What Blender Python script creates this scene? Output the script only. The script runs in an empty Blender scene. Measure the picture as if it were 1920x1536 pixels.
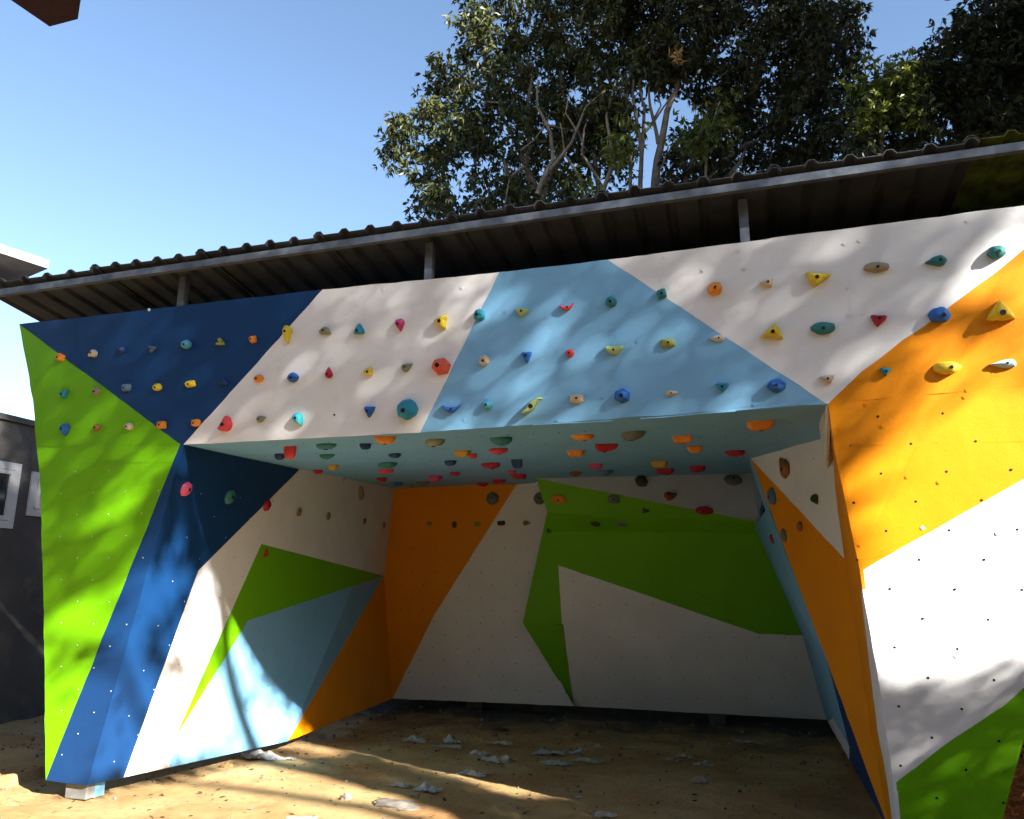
import bpy, math, random
import numpy as np
from mathutils import Vector, noise

# ------------------------------------------------------------------ camera
FPX, CX, CY, CAMZ = 1450.0, 960.0, 768.0, 1.6
TH, ROLL = math.atan(332 / 1450), math.radians(0.4)
F_ = np.array([0, math.cos(TH), math.sin(TH)]); R0 = np.array([1.0, 0, 0]); U0 = np.cross(R0, F_)
R_ = R0 * math.cos(ROLL) + U0 * math.sin(ROLL); U_ = U0 * math.cos(ROLL) - R0 * math.sin(ROLL)
C0 = np.array([0, 0, CAMZ])
scene = bpy.context.scene
col = scene.collection
cd = bpy.data.cameras.new('camera'); cam = bpy.data.objects.new('camera', cd); col.objects.link(cam)
cd.sensor_fit = 'HORIZONTAL'; cd.sensor_width = 36; cd.lens = 36 * FPX / 1920
cd.clip_start = 0.05; cd.clip_end = 2000
from mathutils import Matrix
cam.matrix_world = Matrix(((R_[0], U_[0], -F_[0], 0), (R_[1], U_[1], -F_[1], 0), (R_[2], U_[2], -F_[2], CAMZ), (0, 0, 0, 1)))
scene.camera = cam

def ray(x, y): return F_ + R_ * (x - CX) / FPX - U_ * (y - CY) / FPX
def hit(x, y, p, n):
    d = ray(x, y); return C0 + d * (np.dot(n, p - C0) / np.dot(n, d))
def gz(x, y, z=0.0): return hit(x, y, np.array([0, 0, z]), np.array([0, 0, 1.0]))
def proj(P):
    v = np.asarray(P) - C0; return CX + FPX * (v @ R_) / (v @ F_), CY - FPX * (v @ U_) / (v @ F_)
def at(x, y, dist): return C0 + ray(x, y) * dist

# ------------------------------------------------------------------ light
d0 = ray(-4454, 1140); d0[2] = 0
UU = -d0 / np.linalg.norm(d0)                     # along the wall, to the right
NN = np.array([-UU[1], UU[0], 0.0])               # horizontally into the wall
if NN[1] < 0: NN = -NN
ZZ = np.array([0, 0, 1.0])
G0 = gz(163, 1473, 0.12)
LEAN = math.radians(10)
NF = NN * math.cos(LEAN) + ZZ * math.sin(LEAN)    # into the leaning front face
def PF(x, y, off=0.0): return hit(x, y, G0 + NF * off, NF)
B3, C3 = PF(344, 834), PF(1553, 757)
SUN = gz(556, 1386) - C3; SUN /= np.linalg.norm(SUN)
sd = bpy.data.lights.new('sun', 'SUN'); sd.energy = 5.0; sd.angle = math.radians(0.5); sd.color = (1.0, 0.945, 0.85)
so = bpy.data.objects.new('sun', sd); col.objects.link(so)
so.rotation_euler = Vector(SUN).to_track_quat('-Z', 'Y').to_euler(); so.location = (8, -8, 9)
SUN_EL = math.asin(-SUN[2]); SUN_AZ = math.atan2(-SUN[0], -SUN[1])
w = bpy.data.worlds.new('World'); scene.world = w; w.use_nodes = True
nt = w.node_tree; bg = nt.nodes['Background']; bg.inputs[1].default_value = 0.058
sky = nt.nodes.new('ShaderNodeTexSky'); sky.sky_type = 'NISHITA'; sky.sun_disc = False
sky.sun_elevation = SUN_EL; sky.sun_rotation = SUN_AZ
sky.air_density = 1.0; sky.dust_density = 0.5; sky.ozone_density = 2.0
nt.links.new(sky.outputs[0], bg.inputs[0])
vs = scene.view_settings; vs.view_transform = 'Standard'; vs.look = 'None'; vs.gamma = 1; vs.use_curve_mapping = False
vs.exposure = 2.45
scene.render.engine = 'CYCLES'; scene.cycles.max_bounces = 8; scene.cycles.diffuse_bounces = 4
scene.cycles.sample_clamp_indirect = 6; scene.cycles.use_denoising = True

# ------------------------------------------------------------------ materials
def mat(name, rgb, rough=0.6, bump=0.0, bscale=60, var=0.08, vscale=3, spec=0.3, metal=0.0, rgb2=None, trans=0.0, dirt=None, fine=0.0):
    m = bpy.data.materials.new(name); m.use_nodes = True; t = m.node_tree; n = t.nodes; p = n['Principled BSDF']
    p.inputs['Roughness'].default_value = rough; p.inputs['Metallic'].default_value = metal
    p.inputs['Specular IOR Level'].default_value = spec
    tc = n.new('ShaderNodeTexCoord')
    nz = n.new('ShaderNodeTexNoise'); nz.inputs['Scale'].default_value = vscale; nz.inputs['Detail'].default_value = 6
    t.links.new(tc.outputs['Object'], nz.inputs['Vector'])
    mp = n.new('ShaderNodeMapRange'); mp.inputs['From Min'].default_value = 0.3; mp.inputs['From Max'].default_value = 0.7
    t.links.new(nz.outputs['Fac'], mp.inputs['Value'])
    mx = n.new('ShaderNodeMix'); mx.data_type = 'RGBA'
    a = rgb; b = rgb2 if rgb2 else tuple(max(0, c * (1 - 2 * var)) for c in rgb)
    mx.inputs[6].default_value = (*a, 1); mx.inputs[7].default_value = (*b, 1)
    t.links.new(mp.outputs[0], mx.inputs[0])
    out = mx.outputs[2]
    if dirt:
        n2 = n.new('ShaderNodeTexNoise'); n2.inputs['Scale'].default_value = dirt[1]; n2.inputs['Detail'].default_value = 9; n2.inputs['Roughness'].default_value = 0.7
        t.links.new(tc.outputs['Object'], n2.inputs['Vector'])
        m2 = n.new('ShaderNodeMapRange'); m2.inputs['From Min'].default_value = dirt[2]; m2.inputs['From Max'].default_value = dirt[3]; m2.inputs['To Max'].default_value = dirt[4]
        t.links.new(n2.outputs['Fac'], m2.inputs['Value'])
        x2 = n.new('ShaderNodeMix'); x2.data_type = 'RGBA'; x2.inputs[7].default_value = (*dirt[0], 1)
        t.links.new(out, x2.inputs[6]); t.links.new(m2.outputs[0], x2.inputs[0]); out = x2.outputs[2]
    t.links.new(out, p.inputs['Base Color'])
    if bump:
        nb = n.new('ShaderNodeTexNoise'); nb.inputs['Scale'].default_value = bscale; nb.inputs['Detail'].default_value = 5
        t.links.new(tc.outputs['Object'], nb.inputs['Vector'])
        bp = n.new('ShaderNodeBump'); bp.inputs['Strength'].default_value = bump; bp.inputs['Distance'].default_value = 0.004
        t.links.new(nb.outputs['Fac'], bp.inputs['Height']); last = bp
        if fine:
            nf = n.new('ShaderNodeTexNoise'); nf.inputs['Scale'].default_value = fine; nf.inputs['Detail'].default_value = 3
            t.links.new(tc.outputs['Object'], nf.inputs['Vector'])
            b2 = n.new('ShaderNodeBump'); b2.inputs['Strength'].default_value = 0.5; b2.inputs['Distance'].default_value = 0.02
            t.links.new(nf.outputs['Fac'], b2.inputs['Height']); t.links.new(bp.outputs[0], b2.inputs['Normal']); last = b2
        t.links.new(last.outputs[0], p.inputs['Normal'])
    if trans:
        tr = n.new('ShaderNodeBsdfTranslucent'); ms = n.new('ShaderNodeMixShader'); ms.inputs[0].default_value = trans
        t.links.new(out, tr.inputs['Color']); t.links.new(p.outputs[0], ms.inputs[1]); t.links.new(tr.outputs[0], ms.inputs[2])
        t.links.new(ms.outputs[0], n['Material Output'].inputs['Surface'])
    return m
def paint(name, rgb, dirt=None, d=0.25):
    return mat(name, rgb, rough=0.55, bump=0.22, bscale=90, var=0.05, vscale=2.2, spec=0.22, fine=2.2,
               dirt=(dirt or tuple(c * 0.55 + 0.02 for c in rgb), 7, 0.56, 0.75, d))
M_WHITE = paint('white_paint', (0.735, 0.742, 0.757), (0.52, 0.46, 0.38), 0.30)
M_LBLUE = paint('light_blue_paint', (0.19, 0.43, 0.68))
M_BLUE = paint('blue_paint', (0.004, 0.040, 0.142), (0.008, 0.060, 0.17), 0.35)
M_GREEN = paint('green_paint', (0.135, 0.40, 0.001), (0.095, 0.28, 0.002), 0.3)
M_ORANGE = paint('orange_paint', (0.75, 0.25, 0.001), (0.76, 0.30, 0.002), 0.5)
HC = dict(
    orange=(0.78, 0.26, 0.03), white=(0.62, 0.56, 0.48), blue=(0.02, 0.12, 0.42), navy=(0.015, 0.045, 0.16), slate=(0.10, 0.17, 0.27),
    cyan=(0.08, 0.36, 0.50), olive=(0.28, 0.31, 0.07), yellow=(0.72, 0.52, 0.03), khaki=(0.24, 0.25, 0.17), teal=(0.02, 0.24, 0.33),
    magenta=(0.50, 0.05, 0.17), green=(0.03, 0.19, 0.19), pink=(0.80, 0.13, 0.28), red=(0.62, 0.05, 0.06), coral=(0.72, 0.11, 0.06),
    beige=(0.60, 0.47, 0.33), tan=(0.33, 0.26, 0.17), crimson=(0.40, 0.015, 0.035), brown=(0.30, 0.13, 0.04), turquoise=(0.04, 0.45, 0.50),
    lime=(0.42, 0.52, 0.20), grey=(0.14, 0.17, 0.15), mustard=(0.52, 0.30, 0.03), dark=(0.05, 0.06, 0.035), rust=(0.30, 0.09, 0.03), sky=(0.42, 0.66, 0.80))
HM = {k: mat('resin_' + k, v, rough=0.62, bump=0.45, bscale=160, var=0.10, vscale=14, spec=0.35, dirt=(tuple(0.5 * c + 0.12 for c in v), 30, 0.58, 0.8, 0.35)) for k, v in HC.items()}
M_BOLT = mat('bolt_steel_dark', (0.02, 0.02, 0.02), rough=0.5, metal=0.4)
M_HOLE = mat('hole_dark', (0.015, 0.013, 0.012), rough=0.9)
M_TNUT = mat('tnut_zinc', (0.65, 0.68, 0.70), rough=0.45, metal=0.3)
M_GALV = mat('galvanised_steel', (0.15, 0.175, 0.21), rough=0.5, metal=0.35, var=0.25, vscale=14, dirt=((0.14, 0.12, 0.10), 9, 0.5, 0.72, 0.6), bump=0.2)
M_SHEET = mat('painted_roof_sheet', (0.062, 0.072, 0.088), rough=0.55, metal=0.2, var=0.25, vscale=5, dirt=((0.07, 0.06, 0.05), 8, 0.48, 0.7, 0.7), bump=0.2)
M_MOSS = mat('mossy_translucent_sheet', (0.16, 0.20, 0.03), rough=0.7, rgb2=(0.05, 0.06, 0.02), vscale=9, trans=0.45, bump=0.2)
M_WOOD = mat('timber', (0.10, 0.07, 0.045), rough=0.8, bump=0.4, bscale=40, var=0.3)
M_CONC = mat('grey_render', (0.085, 0.08, 0.078), rough=0.9, bump=0.6, bscale=40, var=0.2, vscale=1.5, dirt=((0.17, 0.15, 0.12), 2.2, 0.5, 0.7, 0.6))
M_CONC2 = mat('pale_concrete', (0.24, 0.225, 0.22), rough=0.85, bump=0.3, var=0.12)
M_FRAME = mat('white_window_frame', (0.50, 0.50, 0.50), rough=0.5, var=0.12)
M_GLASS = mat('window_glass', (0.03, 0.035, 0.04), rough=0.08, spec=0.8)
M_DARKC = mat('dark_maroon_concrete', (0.028, 0.008, 0.020), rough=0.8, bump=0.3, var=0.2)
M_BLOCK = mat('concrete_block', (0.24, 0.24, 0.235), rough=0.9, bump=0.6, var=0.15)
M_BARK = mat('grey_bark', (0.24, 0.20, 0.16), rough=0.9, bump=0.8, bscale=30, var=0.3, vscale=6)
M_PLAS = mat('torn_plastic', (0.50, 0.51, 0.50), rough=0.35, var=0.15, vscale=20, trans=0.25, dirt=((0.30, 0.24, 0.16), 14, 0.5, 0.7, 0.6), bump=0.5, bscale=40)
M_PAPER = mat('dusty_cement_bag_paper', (0.44, 0.41, 0.34), rough=0.8, var=0.2, vscale=15, dirt=((0.28, 0.21, 0.12), 9, 0.5, 0.7, 0.7), bump=0.4)
M_STONE = mat('rubble_stone', (0.22, 0.195, 0.165), rough=0.9, bump=0.7, bscale=30, var=0.3, vscale=9)
M_STRAW = mat('dry_straw', (0.42, 0.24, 0.10), rough=0.9, var=0.3, vscale=20)
M_TWIG = mat('dry_leaf_litter', (0.10, 0.065, 0.035), rough=0.9, var=0.4, vscale=30)
def leafmat(name, a, b, tr=0.3):
    return mat(name, a, rough=0.45, rgb2=b, vscale=1.6, spec=0.35, trans=tr)
M_LEAF_A = leafmat('deep_green_leaves', (0.036, 0.052, 0.018), (0.075, 0.080, 0.024))  # low tone stands in for shade over the trees
M_LEAF_B = leafmat('sunlit_green_leaves', (0.065, 0.095, 0.018), (0.17, 0.19, 0.03), 0.4)  # paler tone painted for leaves in sun
M_LEAF_C = leafmat('blackish_green_leaves', (0.024, 0.036, 0.016), (0.060, 0.058, 0.020))  # darkest tone, shade put into the leaf colour
M_LEAF_Y = leafmat('sunlit_yellow_leaves', (0.42, 0.26, 0.10), (0.30, 0.17, 0.06), 0.2)  # yellow tone painted for small sunlit patches

# ground
mg = bpy.data.materials.new('sandy_soil'); mg.use_nodes = True
t = mg.node_tree; n = t.nodes; p = n['Principled BSDF']; p.inputs['Roughness'].default_value = 0.95; p.inputs['Specular IOR Level'].default_value = 0.1
tc = n.new('ShaderNodeTexCoord')
def noise_node(sc, det=8, ro=0.6):
    q = n.new('ShaderNodeTexNoise'); q.inputs['Scale'].default_value = sc; q.inputs['Detail'].default_value = det; q.inputs['Roughness'].default_value = ro
    t.links.new(tc.outputs['Object'], q.inputs['Vector']); return q
def mixc(fac, a, b, lo, hi):
    mr = n.new('ShaderNodeMapRange'); mr.inputs['From Min'].default_value = lo; mr.inputs['From Max'].default_value = hi
    t.links.new(fac, mr.inputs['Value']); m_ = n.new('ShaderNodeMix'); m_.data_type = 'RGBA'
    t.links.new(mr.outputs[0], m_.inputs[0])
    for i, c in ((6, a), (7, b)):
        if isinstance(c, tuple): m_.inputs[i].default_value = (*c, 1)
        else: t.links.new(c, m_.inputs[i])
    return m_.outputs[2]
c1 = mixc(noise_node(1.1).outputs['Fac'], (0.53, 0.375, 0.18), (0.42, 0.23, 0.092), 0.40, 0.65)
c2 = mixc(noise_node(14, 10, 0.7).outputs['Fac'], c1, (0.17, 0.12, 0.07), 0.54, 0.80)
sx = n.new('ShaderNodeSeparateXYZ'); t.links.new(tc.outputs['Object'], sx.inputs[0])
dv = n.new('ShaderNodeVectorMath'); dv.operation = 'DOT_PRODUCT'; dv.inputs[1].default_value = tuple(NN); t.links.new(tc.outputs['Object'], dv.inputs[0])
ad = n.new('ShaderNodeMath'); ad.operation = 'ADD'; t.links.new(dv.outputs['Value'], ad.inputs[0])
ml = n.new('ShaderNodeMath'); ml.operation = 'MULTIPLY_ADD'; ml.inputs[1].default_value = 2.4; ml.inputs[2].default_value = -1.2; t.links.new(noise_node(2.2).outputs['Fac'], ml.inputs[0]); t.links.new(ml.outputs[0], ad.inputs[1])
gd = float(G0 @ NN)
c3 = mixc(ad.outputs[0], c2, (0.10, 0.095, 0.09), gd + 3.4, gd + 4.6)      # grey builders' rubble soil at the back
t.links.new(c3, p.inputs['Base Color'])
bp = n.new('ShaderNodeBump'); bp.inputs['Strength'].default_value = 1.0; bp.inputs['Distance'].default_value = 0.03
t.links.new(noise_node(28, 12, 0.8).outputs['Fac'], bp.inputs['Height']); t.links.new(bp.outputs[0], p.inputs['Normal'])
M_SAND = mg

# ------------------------------------------------------------------ helpers
def tag(o, label=None, cat=None, group=None, kind=None):
    if label: o['label'] = label
    if cat: o['category'] = cat
    if group: o['group'] = group
    if kind: o['kind'] = kind
    return o
def empty(name, loc=(0, 0, 0)):
    o = bpy.data.objects.new(name, None); o.location = tuple(loc); col.objects.link(o); return o
def mesh(name, verts, faces, m, parent=None, smooth=False, mats=None, fm=None):
    me = bpy.data.meshes.new(name); me.from_pydata([tuple(map(float, v)) for v in verts], [], faces); 
    for mm in (mats or [m]): me.materials.append(mm)
    if fm: me.polygons.foreach_set('material_index', fm)
    if smooth: me.polygons.foreach_set('use_smooth', [True] * len(me.polygons))
    me.update()
    o = bpy.data.objects.new(name, me); col.objects.link(o)
    if parent:
        o.parent = parent; o.matrix_parent_inverse = Matrix.Translation(-Vector(parent.location))
    return o
def npmesh(name, V, quads, m, parent=None):
    me = bpy.data.meshes.new(name); nf = len(quads); k = quads.shape[1]
    me.vertices.add(len(V)); me.vertices.foreach_set('co', V.astype(np.float32).ravel())
    me.loops.add(nf * k); me.loops.foreach_set('vertex_index', quads.astype(np.int32).ravel())
    me.polygons.add(nf); me.polygons.foreach_set('loop_start', np.arange(0, nf * k, k, dtype=np.int32)); me.polygons.foreach_set('loop_total', np.full(nf, k, dtype=np.int32))
    me.materials.append(m); me.update(calc_edges=True)
    o = bpy.data.objects.new(name, me); col.objects.link(o)
    if parent:
        o.parent = parent; o.matrix_parent_inverse = Matrix.Translation(-Vector(parent.location))
    return o
class MB:
    def __init__(s): s.v = []; s.f = []
    def add(s, v, f):
        b = len(s.v); s.v += [np.asarray(q, float) for q in v]; s.f += [tuple(b + i for i in g) for g in f]
    def box(s, c, ax, ay, az):      # centre and three half-extent vectors
        c, ax, ay, az = map(lambda q: np.asarray(q, float), (c, ax, ay, az))
        v = [c + i * ax + j * ay + k * az for i in (-1, 1) for j in (-1, 1) for k in (-1, 1)]
        f = [(0, 1, 3, 2), (4, 6, 7, 5), (0, 4, 5, 1), (2, 3, 7, 6), (0, 2, 6, 4), (1, 5, 7, 3)]
        if np.dot(np.cross(ax, ay), az) < 0: f = [q[::-1] for q in f]
        s.add(v, f)
    def bar(s, a, b, w, up, h=None):
        a = np.asarray(a, float); b = np.asarray(b, float); d = b - a; L = np.linalg.norm(d); d /= L
        x = np.cross(up, d); x /= np.linalg.norm(x); y = np.cross(d, x)
        s.box((a + b) / 2, d * L / 2, x * w / 2, y * (h or w) / 2)
    def tube(s, pts, rs, k=7):
        pts = [np.asarray(q, float) for q in pts]; rings = []; b = len(s.v)
        for i, q in enumerate(pts):
            d = pts[min(i + 1, len(pts) - 1)] - pts[max(i - 1, 0)]; d /= np.linalg.norm(d) + 1e-9
            x = np.cross(d, [0.13, 0.97, 0.2]); x /= np.linalg.norm(x); y = np.cross(d, x)
            for j in range(k):
                a = 2 * math.pi * j / k; s.v.append(q + (x * math.cos(a) + y * math.sin(a)) * rs[i])
        for i in range(len(pts) - 1):
            for j in range(k):
                s.f.append((b + i * k + j, b + i * k + (j + 1) % k, b + (i + 1) * k + (j + 1) % k, b + (i + 1) * k + j))
        s.f.append(tuple(b + (len(pts) - 1) * k + j for j in range(k)))
    def disc(s, c, nrm, r, h, k=8):
        nrm = np.asarray(nrm, float); x = np.cross(nrm, [0.31, 0.2, 0.93]); x /= np.linalg.norm(x); y = np.cross(nrm, x)
        v = [c + (x * math.cos(2 * math.pi * i / k) + y * math.sin(2 * math.pi * i / k)) * r for i in range(k)]
        v += [q + nrm * h for q in v]
        s.add(v, [tuple(range(k, 2 * k))] + [(i, (i + 1) % k, k + (i + 1) % k, k + i) for i in range(k)])
    def build(s, name, m, parent=None, smooth=False): return mesh(name, s.v, s.f, m, parent, smooth)

# ------------------------------------------------------------------ surfaces of the climbing wall
def clip_tri(poly, tri):
    (ax, ay), (bx, by), (cx, cy) = tri
    if (bx - ax) * (cy - ay) - (by - ay) * (cx - ax) < 0: tri = [tri[0], tri[2], tri[1]]
    out = list(poly)
    for i in range(3):
        a = tri[i]; b = tri[(i + 1) % 3]; inp = out; out = []
        if not inp: return []
        side = lambda p: (b[0] - a[0]) * (p[1] - a[1]) - (b[1] - a[1]) * (p[0] - a[0])
        for j in range(len(inp)):
            P, Q = inp[j - 1], inp[j]; sp, sq = side(P), side(Q)
            if (sp < 0) != (sq < 0):
                k = sp / (sp - sq); out.append((P[0] + (Q[0] - P[0]) * k, P[1] + (Q[1] - P[1]) * k))
            if sq >= 0: out.append(Q)
    r = []
    for q in out:
        if not r or abs(q[0] - r[-1][0]) + abs(q[1] - r[-1][1]) > 0.05: r.append(q)
    if len(r) > 1 and abs(r[0][0] - r[-1][0]) + abs(r[0][1] - r[-1][1]) <= 0.05: r.pop()
    return r if len(r) > 2 else []
def wob(P):
    v = noise.noise_vector(Vector(P) * 6.5); w2 = noise.noise_vector(Vector(P) * 21 + Vector((7, 3, 1)))
    return np.asarray(P) + np.array(v) * 0.0045 + np.array(w2) * 0.0018
def densify(pts, step=0.06):
    out = []
    for i in range(len(pts)):
        a, b = pts[i], pts[(i + 1) % len(pts)]; k = max(1, int(np.linalg.norm(b - a) / step))
        for j in range(k): out.append(a + (b - a) * j / k)
    return out
def out_normal(pts):
    c = sum(pts) / len(pts); nn = np.zeros(3)
    for i in range(len(pts)): nn += np.cross(pts[i] - c, pts[(i + 1) % len(pts)] - c)
    nn /= np.linalg.norm(nn) + 1e-12
    return nn if nn @ (C0 - c) > 0 else -nn
def prism(mb, pts, nrm, th=0.018, step=.06, wv=True):
    P = [wob(q) if wv else q for q in densify(pts, step)]; k = len(P)
    a = sum(np.cross(P[i], P[(i + 1) % k]) for i in range(k))
    if a @ nrm < 0: P = P[::-1]
    if not th:
        mb.add(P, [tuple(range(k))]); return
    Q = [q - nrm * th for q in P]
    mb.add(P + Q, [tuple(range(k)), tuple(range(2 * k - 1, k - 1, -1))] + [(i, k + i, k + (i + 1) % k, (i + 1) % k) for i in range(k)])
class Surf:
    def __init__(s, tris): s.t = [([np.asarray(q, float) for q in T], [proj(q) for q in T]) for T in tris]; s.n = [out_normal(T[0]) for T in s.t]
    def where(s, x, y):
        best = None
        for i, (T, p2) in enumerate(s.t):
            (ax, ay), (bx, by), (cx, cy) = p2; D = (by - cy) * (ax - cx) + (cx - bx) * (ay - cy)
            if abs(D) < 1e-9: continue
            l1 = ((by - cy) * (x - cx) + (cx - bx) * (y - cy)) / D; l2 = ((cy - ay) * (x - cx) + (ax - cx) * (y - cy)) / D
            mn = min(l1, l2, 1 - l1 - l2)
            if best is None or mn > best[0]: best = (mn, i)
        return best
    def pt(s, x, y):
        mn, i = s.where(x, y); return hit(x, y, s.t[i][0][0], s.n[i]), s.n[i]
    def paint(s, poly, m, name, parent, label=None):
        mb = MB(); parts_ = [poly]
        if len(s.t) > 20:
            from mathutils.geometry import tessellate_polygon
            parts_ = [[poly[i] for i in tr] for tr in tessellate_polygon([[Vector((x, y, 0)) for x, y in poly]])]
        for (T, p2), nr in zip(s.t, s.n):
          for sub in parts_:
            c = clip_tri(sub, p2)
            if c: prism(mb, [hit(x, y, T[0], nr) for x, y in c], nr, step=9 if len(s.t) > 20 else .06, wv=len(s.t) <= 20, th=0 if len(s.t) > 20 else .018)
        if not mb.f: return None
        o = mb.build(name, m, parent)
        if label: o['label'] = label
        return o
class Plane(Surf):
    def __init__(s, p, n_): s.p = p; s.nn = n_ if n_ @ (C0 - p) > 0 else -n_
    def pt(s, x, y): return hit(x, y, s.p, s.nn), s.nn
    def paint(s, poly, m, name, parent, label=None):
        mb = MB(); prism(mb, [hit(x, y, s.p, s.nn) for x, y in poly], s.nn); o = mb.build(name, m, parent)
        if label: o['label'] = label
        return o

wall = tag(empty('climbing_wall', G0), 'outdoor climbing wall of painted angular panels studded with coloured holds, under a corrugated roof', 'climbing wall')
SF = Plane(G0, NF)
BK = gz(735, 1310, 0.12)
SB = Plane(BK, NN)
PB = lambda x, y, off=0.0: hit(x, y, BK - NN * off, NN)
c1p = PB(740, 916)
ceil_n = np.cross(C3 - B3, c1p - B3); ceil_n /= np.linalg.norm(ceil_n)
PC = lambda x, y: hit(x, y, B3, ceil_n)
SC = Plane(B3, ceil_n)
A1 = gz(540, 1390, 0.12); Kp = PB(720, 1080)
def ruled(u_, v_): return (G0 * (1 - u_) + A1 * u_) * (1 - v_) + (B3 * (1 - u_) + c1p * u_) * v_
tl = []
for i in range(14):
    for j in range(7):
        p00, p10, p01, p11 = ruled(i / 14, j / 7), ruled((i + 1) / 14, j / 7), ruled(i / 14, (j + 1) / 7), ruled((i + 1) / 14, (j + 1) / 7)
        tl += [(p00, p10, p11), (p00, p11, p01)]
SL1 = Surf(tl + [(A1, Kp, c1p)])
def l1_normals(o):
    me = o.data; co = [np.array(v.co) + G0 * 0 for v in me.vertices]; me.polygons.foreach_set('use_smooth', [True] * len(me.polygons)); cn = []
    cache = {}
    for pl_ in me.polygons:
        rec = []
        for vi in pl_.vertices:
            if vi not in cache:
                P = co[vi]; u_, v_ = .5, .5
                for _ in range(6):
                    e = ruled(u_, v_) - P; du = (ruled(u_ + .01, v_) - ruled(u_ - .01, v_)) / .02; dv_ = (ruled(u_, v_ + .01) - ruled(u_, v_ - .01)) / .02
                    a, b, c = du @ du, du @ dv_, dv_ @ dv_; g1, g2 = -(e @ du), -(e @ dv_); D = a * c - b * b; u_ += (g1 * c - g2 * b) / D; v_ += (a * g2 - b * g1) / D
                nn_ = np.cross(du, dv_); nn_ /= np.linalg.norm(nn_); nn_ = nn_ if nn_ @ (C0 - P) > 0 else -nn_
                cache[vi] = (nn_, u_)
            rec.append(cache[vi])
        flat_ = sum(q[1] for q in rec) / len(rec) > 1.001
        for nn_, u_ in rec: cn.append(tuple(SL1.n[-1] if flat_ else nn_))
    me.normals_split_custom_set(cn)
_p = SL1.paint
SL1.paint = lambda *a, **k: l1_normals(_p(*a, **k))
SL2 = Surf([(A1, BK, Kp)])
Pp, Lb = 'front_panel', 'side_panel'
DIAG = [(1587, 724), (1615, 697), (1690, 640), (1735, 610), (1777, 577), (1865, 512), (1920, 467)]
GRB = [(1700, 1452), (1780, 1390), (1880, 1325), (1920, 1290)]
SF.paint([(36, 608), (338, 833), (85, 1464), (84, 1300), (81, 1100), (76, 920), (62, 750)], M_GREEN, Pp, wall, 'tall lime green panel down the left edge')
SF.paint([(36, 608), (605, 543), (344, 834), (338, 833)], M_BLUE, Pp, wall, 'dark blue triangular panel at the upper left')
SF.paint([(338, 833), (344, 834), (163, 1473), (85, 1464)], M_BLUE, Pp, wall, 'narrow blue panel running down beside the lime green one')
SF.paint([(605, 543), (936, 511), (788, 811), (344, 834)], M_WHITE, Pp, wall, 'white slanted panel between dark blue and light blue')
SF.paint([(936, 511), (1140, 487), (1550, 757.2), (788, 811)], M_LBLUE, Pp, wall, 'light blue panel in the middle of the front')
SF.paint([(1140, 487), (1920, 385), (2170, 350)] + DIAG[::-1] + [(1553, 757), (1550, 757.2)], M_WHITE, Pp, wall, 'white panel between light blue and orange')
E1 = [(1553, 757), (1566, 850), (1583, 930), (1612, 1072), (1632, 1190), (1650, 1290), (1668, 1425), (1676, 1480), (1683, 1560), (1688, 1600)]
SF.paint([(1553, 757)] + DIAG + [(2170, 350), (2120, 720), (2085, 805), (1920, 898), (1612, 1072), (1583, 930), (1566, 850)], M_ORANGE, Pp, wall, 'orange panel at the upper right, glowing yellow in the sun')
SF.paint([(1612, 1072), (1920, 898), (2085, 805), (1955, 1264)] + GRB[::-1] + [(1680, 1468), (1684, 1536), (1688, 1600), (1683, 1560), (1676, 1480), (1668, 1425), (1650, 1290), (1632, 1190)], M_WHITE, Pp, wall, 'white sunlit panel below the orange one')
SF.paint([(1680, 1468)] + GRB + [(1955, 1264), (1920, 1390), (1893, 1480), (1880, 1536), (1868, 1600), (1688, 1600), (1684, 1536)], M_GREEN, Pp, wall, 'shaded green panel at the bottom right')
SC.paint([(346, 835.5), (1552, 758.8), (1535, 795), (1539, 823), (1408, 860), (1452, 900), (1005, 905), (1003, 922), (740, 926)], M_LBLUE, 'ceiling_panel', wall, 'light blue overhang underside crowded with holds')
SL1.paint([(344, 834), (562, 881), (372, 1070), (232, 1458), (163, 1473)], M_BLUE, Lb, wall, 'blue inner panel at the left')
SL1.paint([(562, 879), (740, 916), (720, 1080), (490, 1020), (325, 1390), (316, 1445), (225, 1470), (232, 1458), (372, 1070)], M_WHITE, Lb, wall, 'white inner panel around the green wedge')
SL1.paint([(490, 1020), (720, 1080), (465, 1164), (325, 1390)], M_GREEN, Lb, wall, 'green wedge on the left inner side')
SL1.paint([(720, 1080), (540, 1395), (316, 1445), (325, 1390), (465, 1164)], M_LBLUE, Lb, wall, 'light blue triangle on the left inner side')
SL2.paint([(540, 1390), (735, 1310), (720, 1080)], M_ORANGE, Lb, wall, 'orange triangle at the inner left foot')
Bk = 'back_panel'
SB.paint([(740, 911), (969, 908), (815, 1152), (736, 1310), (735, 1310), (720, 1080)], M_ORANGE, Bk, wall, 'orange back panel in the left corner')
SB.paint([(969, 908), (1012, 905), (1030, 925), (1040, 960), (1004, 1175), (1060, 1297), (1076, 1324), (736, 1310), (815, 1152)], M_WHITE, Bk, wall, 'white back panel beside the orange one')
a_, f_ = PC(1005, 897), PC(1440, 887)
b_, c_, d_, e_ = PB(1026, 960, .60), PB(1018, 995, .36), PB(980, 1168, .26), gz(1077, 1324, 0.12)
g_, h_, i_ = PB(1427, 980, .44), PB(1421, 1000, .36), PB(1505, 1192, .26); j_ = gz(1550, 1350, 0.12)
SV1 = Surf([(a_, f_, g_)]); SV2 = Surf([(a_, b_, g_), (b_, c_, h_), (b_, h_, g_)]); SV3 = Surf([(c_, d_, i_), (c_, i_, h_)]); SV4 = Surf([(d_, e_, j_), (d_, j_, i_)])
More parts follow.
